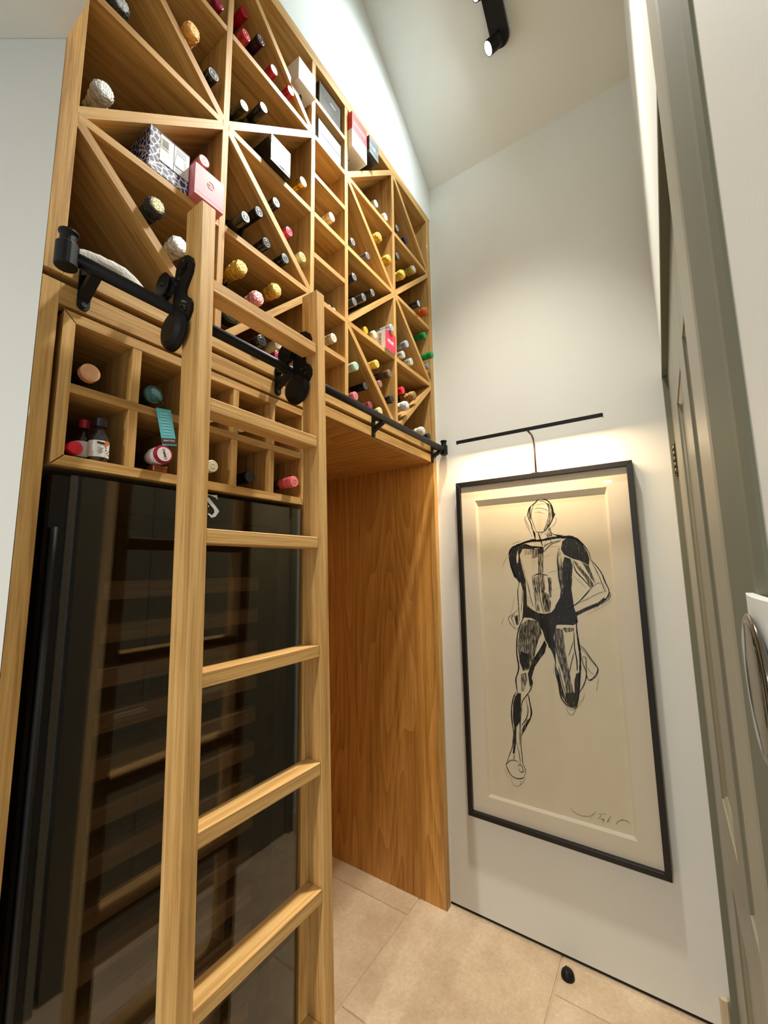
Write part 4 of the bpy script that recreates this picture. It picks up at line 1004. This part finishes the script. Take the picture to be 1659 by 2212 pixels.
def cartons():
    cream = paint('white_card', (226, 222, 214), .45, var=.02)
    # blue floral carton: petals as flat printed shapes
    m, nt, b, out = base('floral_print'); MATS['floral_print'] = m
    tc = nd(nt, 'ShaderNodeTexCoord'); v = nd(nt, 'ShaderNodeTexVoronoi'); v.inputs['Scale'].default_value = 75; v.inputs['Randomness'].default_value = .9
    nt.links.new(tc.outputs['Object'], v.inputs['Vector'])
    v2 = nd(nt, 'ShaderNodeTexVoronoi', feature='DISTANCE_TO_EDGE'); v2.inputs['Scale'].default_value = 75; v2.inputs['Randomness'].default_value = .9; nt.links.new(tc.outputs['Object'], v2.inputs['Vector'])
    n = nd(nt, 'ShaderNodeTexNoise'); n.inputs['Scale'].default_value = 160; nt.links.new(tc.outputs['Object'], n.inputs['Vector'])
    ma = nd(nt, 'ShaderNodeMath', operation='MULTIPLY_ADD'); ma.inputs[1].default_value = .22; nt.links.new(n.outputs['Fac'], ma.inputs[0]); nt.links.new(v2.outputs['Distance'], ma.inputs[2])
    r = nd(nt, 'ShaderNodeValToRGB'); r.color_ramp.elements[0].position = .20; r.color_ramp.elements[0].color = lin((206, 204, 204)); r.color_ramp.elements[1].position = .235; r.color_ramp.elements[1].color = lin((38, 38, 92))
    nt.links.new(ma.outputs[0], r.inputs['Fac']); nt.links.new(r.outputs['Color'], b.inputs['Base Color']); b.inputs['Roughness'].default_value = .45
    t = carton('floral_carton', 'white carton with navy blue floral print beside the pink box', (.3885, .0, 2.3147), (.4815, .20, 2.4215), m)
    pan = box('printed_panel', (.4115, -.0006, 2.348), (.4810, .0001, 2.4190), cream, t, 0)
    navy = paint('navy_ink', (40, 42, 96), .5)
    for z0, z1, x0, x1 in ((2.3478, 2.3492, .411, .4812), (2.348, 2.419, .4435, .4445), (2.418, 2.4195, .411, .4812)): box('panel_line', (x0, -.0011, z0), (x1, -.0006, z1), navy, pan, 0)
    box('barcode_label', (.4135, -.0012, 2.384), (.4315, -.0006, 2.410), paint('white_label', (214, 208, 196), .6), pan, 0)
    bm = bmesh.new(); rr = random.Random(2); z = 2.3865
    while z < 2.4075:
        w = rr.choice((.0004, .0008, .0012)); q = [bm.verts.new(p) for p in ((.4155, -.0014, z), (.4300, -.0014, z), (.4300, -.0014, z+w), (.4155, -.0014, z+w))]; bm.faces.new(q); z += w+rr.choice((.0005, .0009))
    mesh_obj('barcode', bm, paint('grey_ink', (120, 124, 130), .6), pan)
    bm = bmesh.new()
    for k in range(12):
        q = [bm.verts.new(p) for p in ((.448, -.0009, 2.352+.0052*k), (.448+rr.uniform(.018, .030), -.0009, 2.352+.0052*k), (.448+.024, -.0009, 2.3535+.0052*k), (.448, -.0009, 2.3535+.0052*k))]; bm.faces.new(q)
    mesh_obj('panel_print', bm, paint('grey_ink', (120, 124, 130), .6), pan)
    mesh_obj('flap', prism([(.4455, 2.366), (.470, 2.366), (.466, 2.396), (.449, 2.396)], -.0013, -.0007, 'y'), paint('pale_lilac', (196, 198, 214), .5), pan)
    # pink box
    pink = paint('pink_card', (206, 118, 126), .4, var=.02)
    t = carton('pink_carton', 'plain pink gift box with a round printed emblem, above the top of the ladder', (.4840, -.022, 2.3147), (.5640, .10, 2.3985), pink)
    pr = paint('pale_pink_print', (238, 186, 186), .5)
    mesh_obj('emblem_ring', lathe_bm([(.0088, -.0227), (.0094, -.0227), (.0094, -.0221), (.0088, -.0221)], 28, 'y', None, (.5265, 0, 2.365), loop=True), pr, t)
    text('emblem_lettering', 'M&C', .0075, frame_y(.5265, -.0224, 2.365), paint('pink_ink', (190, 96, 110), .5), t, bold=.00015)
    box('lid_edge', (.4838, -.0222, 2.3250), (.5642, -.0219, 2.3258), paint('pink_edge', (204, 132, 138), .5), t, 0)  # thin pink line marking the lid edge
    # black and gold carton
    t = carton('champagne_carton', 'black and gold champagne carton in the diamond left of the gold capped bottle', (.712, -.018, 2.6147), (.789, .10, 2.7025), paint('black_card', (26, 22, 20), .3))
    gold = paint('pale_gold_card', (176, 160, 112), .32, metal=.35, var=.03)
    f = box('gold_panel', (.7125, -.0186, 2.6245), (.7885, -.0179, 2.7020), gold, t, 0)
    for p in ([(.7125, 2.672), (.733, 2.688), (.7125, 2.702)], [(.728, 2.702), (.741, 2.681), (.745, 2.702)], [(.7125, 2.642), (.732, 2.634), (.7125, 2.6245)], [(.747, 2.6245), (.757, 2.640), (.765, 2.6245)]):
        mesh_obj('printed_point', prism(p, -.0190, -.0186, 'y'), paint('black_card', (26, 22, 20), .3), f)
    for r0 in (.017, .012): mesh_obj('emblem_ring', lathe_bm([(r0, -.0191), (r0+.0012, -.0191), (r0+.0012, -.0186), (r0, -.0186)], 28, 'y', None, (.762, 0, 2.664), loop=True), paint('bronze_ink', (150, 118, 60), .4), f)
    mesh_obj('emblem_shield', prism([(.756, 2.671), (.768, 2.671), (.768, 2.663), (.762, 2.655), (.756, 2.663)], -.0190, -.0186, 'y'), paint('bronze_ink', (150, 118, 60), .4), f)
    # botanical white carton
    t = carton('botanical_carton', 'white carton with green leaf print perched against the divider near the rack top', (.8165, -.020, 3.0135), (.8965, .20, 3.097), cream)
    blk = paint('black_ink', (34, 34, 34), .5)
    x0, x1, z0, z1 = .8245, .8905, 3.0215, 3.089
    for a in ((x0, z0, x1, z0+.001), (x0, z1-.001, x1, z1), (x0, z0, x0+.001, z1), (x1-.001, z0, x1, z1)): box('border_line', (a[0], -.0206, a[1]), (a[2], -.0199, a[3]), blk, t, 0)
    mesh_obj('emblem_ring', lathe_bm([(.0080, -.0205), (.0090, -.0205), (.0090, -.0199), (.0080, -.0199)], 24, 'y', None, (.8585, 0, 3.056), loop=True), blk, t)
    mesh_obj('emblem_leaf', prism([(.8585, 3.0625), (.8620, 3.057), (.8600, 3.050), (.8570, 3.050), (.8550, 3.057)], -.0204, -.0199, 'y'), blk, t)
    gl = paint('leaf_green_ink', (74, 84, 40), .5); bm = bmesh.new(); bk = bmesh.new()
    for (cx_, cy_, a, s) in ((.845, .05, .5, .026), (.868, .03, 1.0, .024), (.84, .11, -.3, .022), (.87, .10, .2, .024), (.85, .16, .9, .02), (.88, .15, -.6, .018)):
        vs = []
        for k in range(10):
            q = 2*PI*k/10; u, w = math.cos(q)*s, math.sin(q)*s*.32; vs.append(bm.verts.new((cx_+u*math.cos(a)-w*math.sin(a), cy_+u*math.sin(a)+w*math.cos(a), 3.0131)))
        bm.faces.new(vs)
    for (zc, yc, a, s) in ((3.04, .03, .8, .016), (3.07, .06, -.4, .014), (3.045, .10, .3, .016)):
        vs = []
        for k in range(8):
            q = 2*PI*k/8; u, w = math.cos(q)*s, math.sin(q)*s*.3; vs.append(bk.verts.new((.8161, yc+u*math.cos(a)-w*math.sin(a), zc+u*math.sin(a)+w*math.cos(a))))
        bk.faces.new(vs)
    mesh_obj('leaf_print', bm, gl, t); mesh_obj('leaf_print', bk, paint('dark_leaf_ink', (50, 46, 36), .5), t)
    # two wide boxes in the narrow column
    t = carton('presentation_box', 'black presentation box with a glossy silver front in the top cell of the narrow column', (.9455, .012, 3.0624), (1.0645, .25, 3.172), paint('black_card', (26, 22, 20), .3))
    f = box('clear_front', (.9515, .0095, 3.066), (1.063, .0119, 3.169), paint('silver_card', (118, 118, 116), .12, metal=.5, var=.2, scale=18), t, 0)
    box('front_edge', (.9465, .0085, 3.064), (.9505, .0118, 3.171), paint('silver_card', (118, 118, 116), .12), t, 0)
    marks('front_print', 1.02, .0092, 3.137, (.030,), .01, .006, cream, f)
    t = carton('grey_box', 'grey blue banded box in the second cell of the narrow column', (.9455, .012, 2.9124), (1.0700, .25, 3.016), paint('grey_blue_card', (88, 98, 110), .35, var=.06))
    box('lid_line', (.9453, .0112, 2.9655), (1.0702, .0119, 2.9675), blk, t, 0)
    marks('lid_print', 1.018, .0114, 2.990, (.048, .030), .010, .007, cream, t)
    # tall cartons leaning in the top right corner
    t = carton('red_white_carton', 'tall white carton with a red top, in the top cell right of the narrow column', (1.0985, -.020, 3.0265), (1.1945, .15, 3.181), cream)
    red = paint('red_card', (196, 24, 34), .35)
    box('red_top', (1.0982, -.0206, 3.106), (1.1948, .1505, 3.1813), red, t, 0)
    for k, (a, w) in enumerate(((3.148, .0016), (3.135, .007))): box('gold_band', (1.108, -.0211, a), (1.186, -.0205, a+w), paint('pale_gold_card', (218, 206, 160), .28), t, 0)
    text('base_letter', 'R', .030, Matrix.Translation((1.132, .035, 3.0262)) @ Matrix.Rotation(PI, 4, 'X') @ Matrix.Rotation(PI/2+.3, 4, 'Z'), blk, t)
    box('front_line', (1.145, -.0206, 3.040), (1.1455, -.0199, 3.098), paint('grey_ink', (120, 124, 130), .6), t, 0)
    t = carton('dark_carton', 'dark grey carton beside the red and white carton at the rack top', (1.1985, -.030, 3.0875), (1.2625, .12, 3.166), paint('charcoal_card', (46, 52, 56), .3))
    f = box('front_panel', (1.1988, -.0306, 3.088), (1.2622, -.0299, 3.1655), paint('slate_card', (104, 116, 120), .3, var=.05), t, 0)
    for z in (3.142, 3.107): box('panel_line', (1.1988, -.0311, z), (1.2622, -.0305, z+.0016), blk, f, 0)
    mesh_obj('emblem_ring', lathe_bm([(.0060, -.0311), (.0072, -.0311), (.0072, -.0305), (.0060, -.0305)], 20, 'y', None, (1.232, 0, 3.126), loop=True), cream, f)
    marks('emblem_print', 1.232, -.0309, 3.126, (.006,), .01, .006, cream, f)
    # pink lettered carton
    t = carton('lettered_carton', 'crimson pink carton lettered PINK among the bottles right of the narrow column', (1.333, -.006, 2.3147), (1.4085, .062, 2.3975), paint('white_card', (226, 222, 214), .45))
    f = box('pink_front', (1.3328, -.0067, 2.3150), (1.4087, -.0059, 2.3972), paint('crimson_card', (222, 52, 84), .4, var=.02), t, 0)
    text('front_lettering', 'PINK', .022, frame_y(1.371, -.0070, 2.352), cream, f, bold=.0005)
    marks('front_print', 1.371, -.0070, 2.371, (.030,), .01, .005, paint('deep_crimson_ink', (140, 20, 50), .5), f, 0)
    text('side_lettering', 'ENJOY', .019, Matrix.Translation((1.3324, .022, 2.357)) @ Matrix.Rotation(-PI/2, 4, 'Z') @ Matrix.Rotation(PI/2, 4, 'X') @ Matrix.Rotation(-PI/2, 4, 'Z'), paint('deep_crimson_ink', (140, 20, 50), .5), t, bold=.0003)
cartons()

# ------------------------------------------------------------------ soft things
def soft():
    # folded grey cloth in the lower left diamond
    prof = [(.2625, .0), (.2650, .022), (.272, .038), (.287, .050), (.310, .055), (.340, .057), (.370, .057), (.392, .050), (.410, .036), (.422, .018), (.428, .0)]
    bm = bmesh.new(); rows = []
    rr = random.Random(11); ny = 12
    for j in range(ny+1):
        y = .014+.20*j/ny; s = 1-.35*(j/ny)**3
        row = []
        for i, (x, h) in enumerate(prof):
            e = .006*math.sin(7*x*20+j*.9)*(1 if 0 < i < len(prof)-1 else 0)*.35 + (rr.uniform(-.0012, .0012) if 0 < i < len(prof)-1 else 0)
            row.append(bm.verts.new((.345+(x-.345)*(.96+.04*s), y-(.010*math.sin(PI*i/10) if j == 0 else 0), 2.0006+max(0, h*s+e))))
        rows.append(row)
    for a, b in zip(rows, rows[1:]):
        for k in range(len(a)-1): bm.faces.new((a[k], a[k+1], b[k+1], b[k]))
    bm.faces.new(rows[0][::-1]); bm.faces.new(rows[-1])
    bm.faces.new([r[0] for r in rows] + [r[-1] for r in rows[::-1]])
    o = mesh_obj('folded_cloth', bm, paint('grey_canvas', (196, 192, 184), .9, var=.06, scale=30, bump=.35, bscale=240, spec=.2), None, None, True)
    md = o.modifiers.new('sub', 'SUBSURF'); md.levels = 1; md.render_levels = 1
    tag(o, 'folded pale grey canvas bag in the bottom left diamond, behind the black rail', 'bag')
    mesh_obj('cord', tube_bm([(.352, .02, 2.060), (.365, .05, 2.066), (.39, .07, 2.062)], .0012, 6), paint('dark_cord', (60, 50, 44), .8), o)
    # crumpled clear plastic bag in the narrow column
    t = thing('plastic_bag', 'crumpled white plastic bag of small bottles in the narrow column, behind the ladder top', 'bag', (.99, .1, 2.3147))
    bm = bmesh.new(); rr = random.Random(4)
    bmesh.ops.create_icosphere(bm, subdivisions=4, radius=1)
    from mathutils import noise
    for v in bm.verts:
        p = v.co.copy(); k = 1+.22*noise.noise(p*2.3)+.12*noise.noise(p*6.1)+.05*noise.noise(p*13)
        q = Vector((p.x*.050*k, p.y*.075*k, p.z*.030*k)); v.co = Vector((.992, .115, 2.3475))+q
        v.co.z += max(0, -(v.co.x-.99))*.35
        if v.co.z < 2.3150: v.co.z = 2.3150
        v.co.x = min(1.076, max(.9205, v.co.x))
    mesh_obj('film', bm, paint('plastic_film', (206, 206, 210), .16, var=.05, trans=.25), t)
    for x, y, r in ((1.018, .020, .0105), (1.040, .018, .0105), (1.060, .022, .010)):
        mesh_obj('bottle_cap', lathe_bm([(.0005, 0), (r*.95, 0), (r, .001), (r, .018), (r*.9, .019), (r*.9, .05)], 16, 'y', None, (x, y, 2.3147+r+.0006)), paint('plastic_white', (212, 212, 214), .3), t, None, True)
soft()
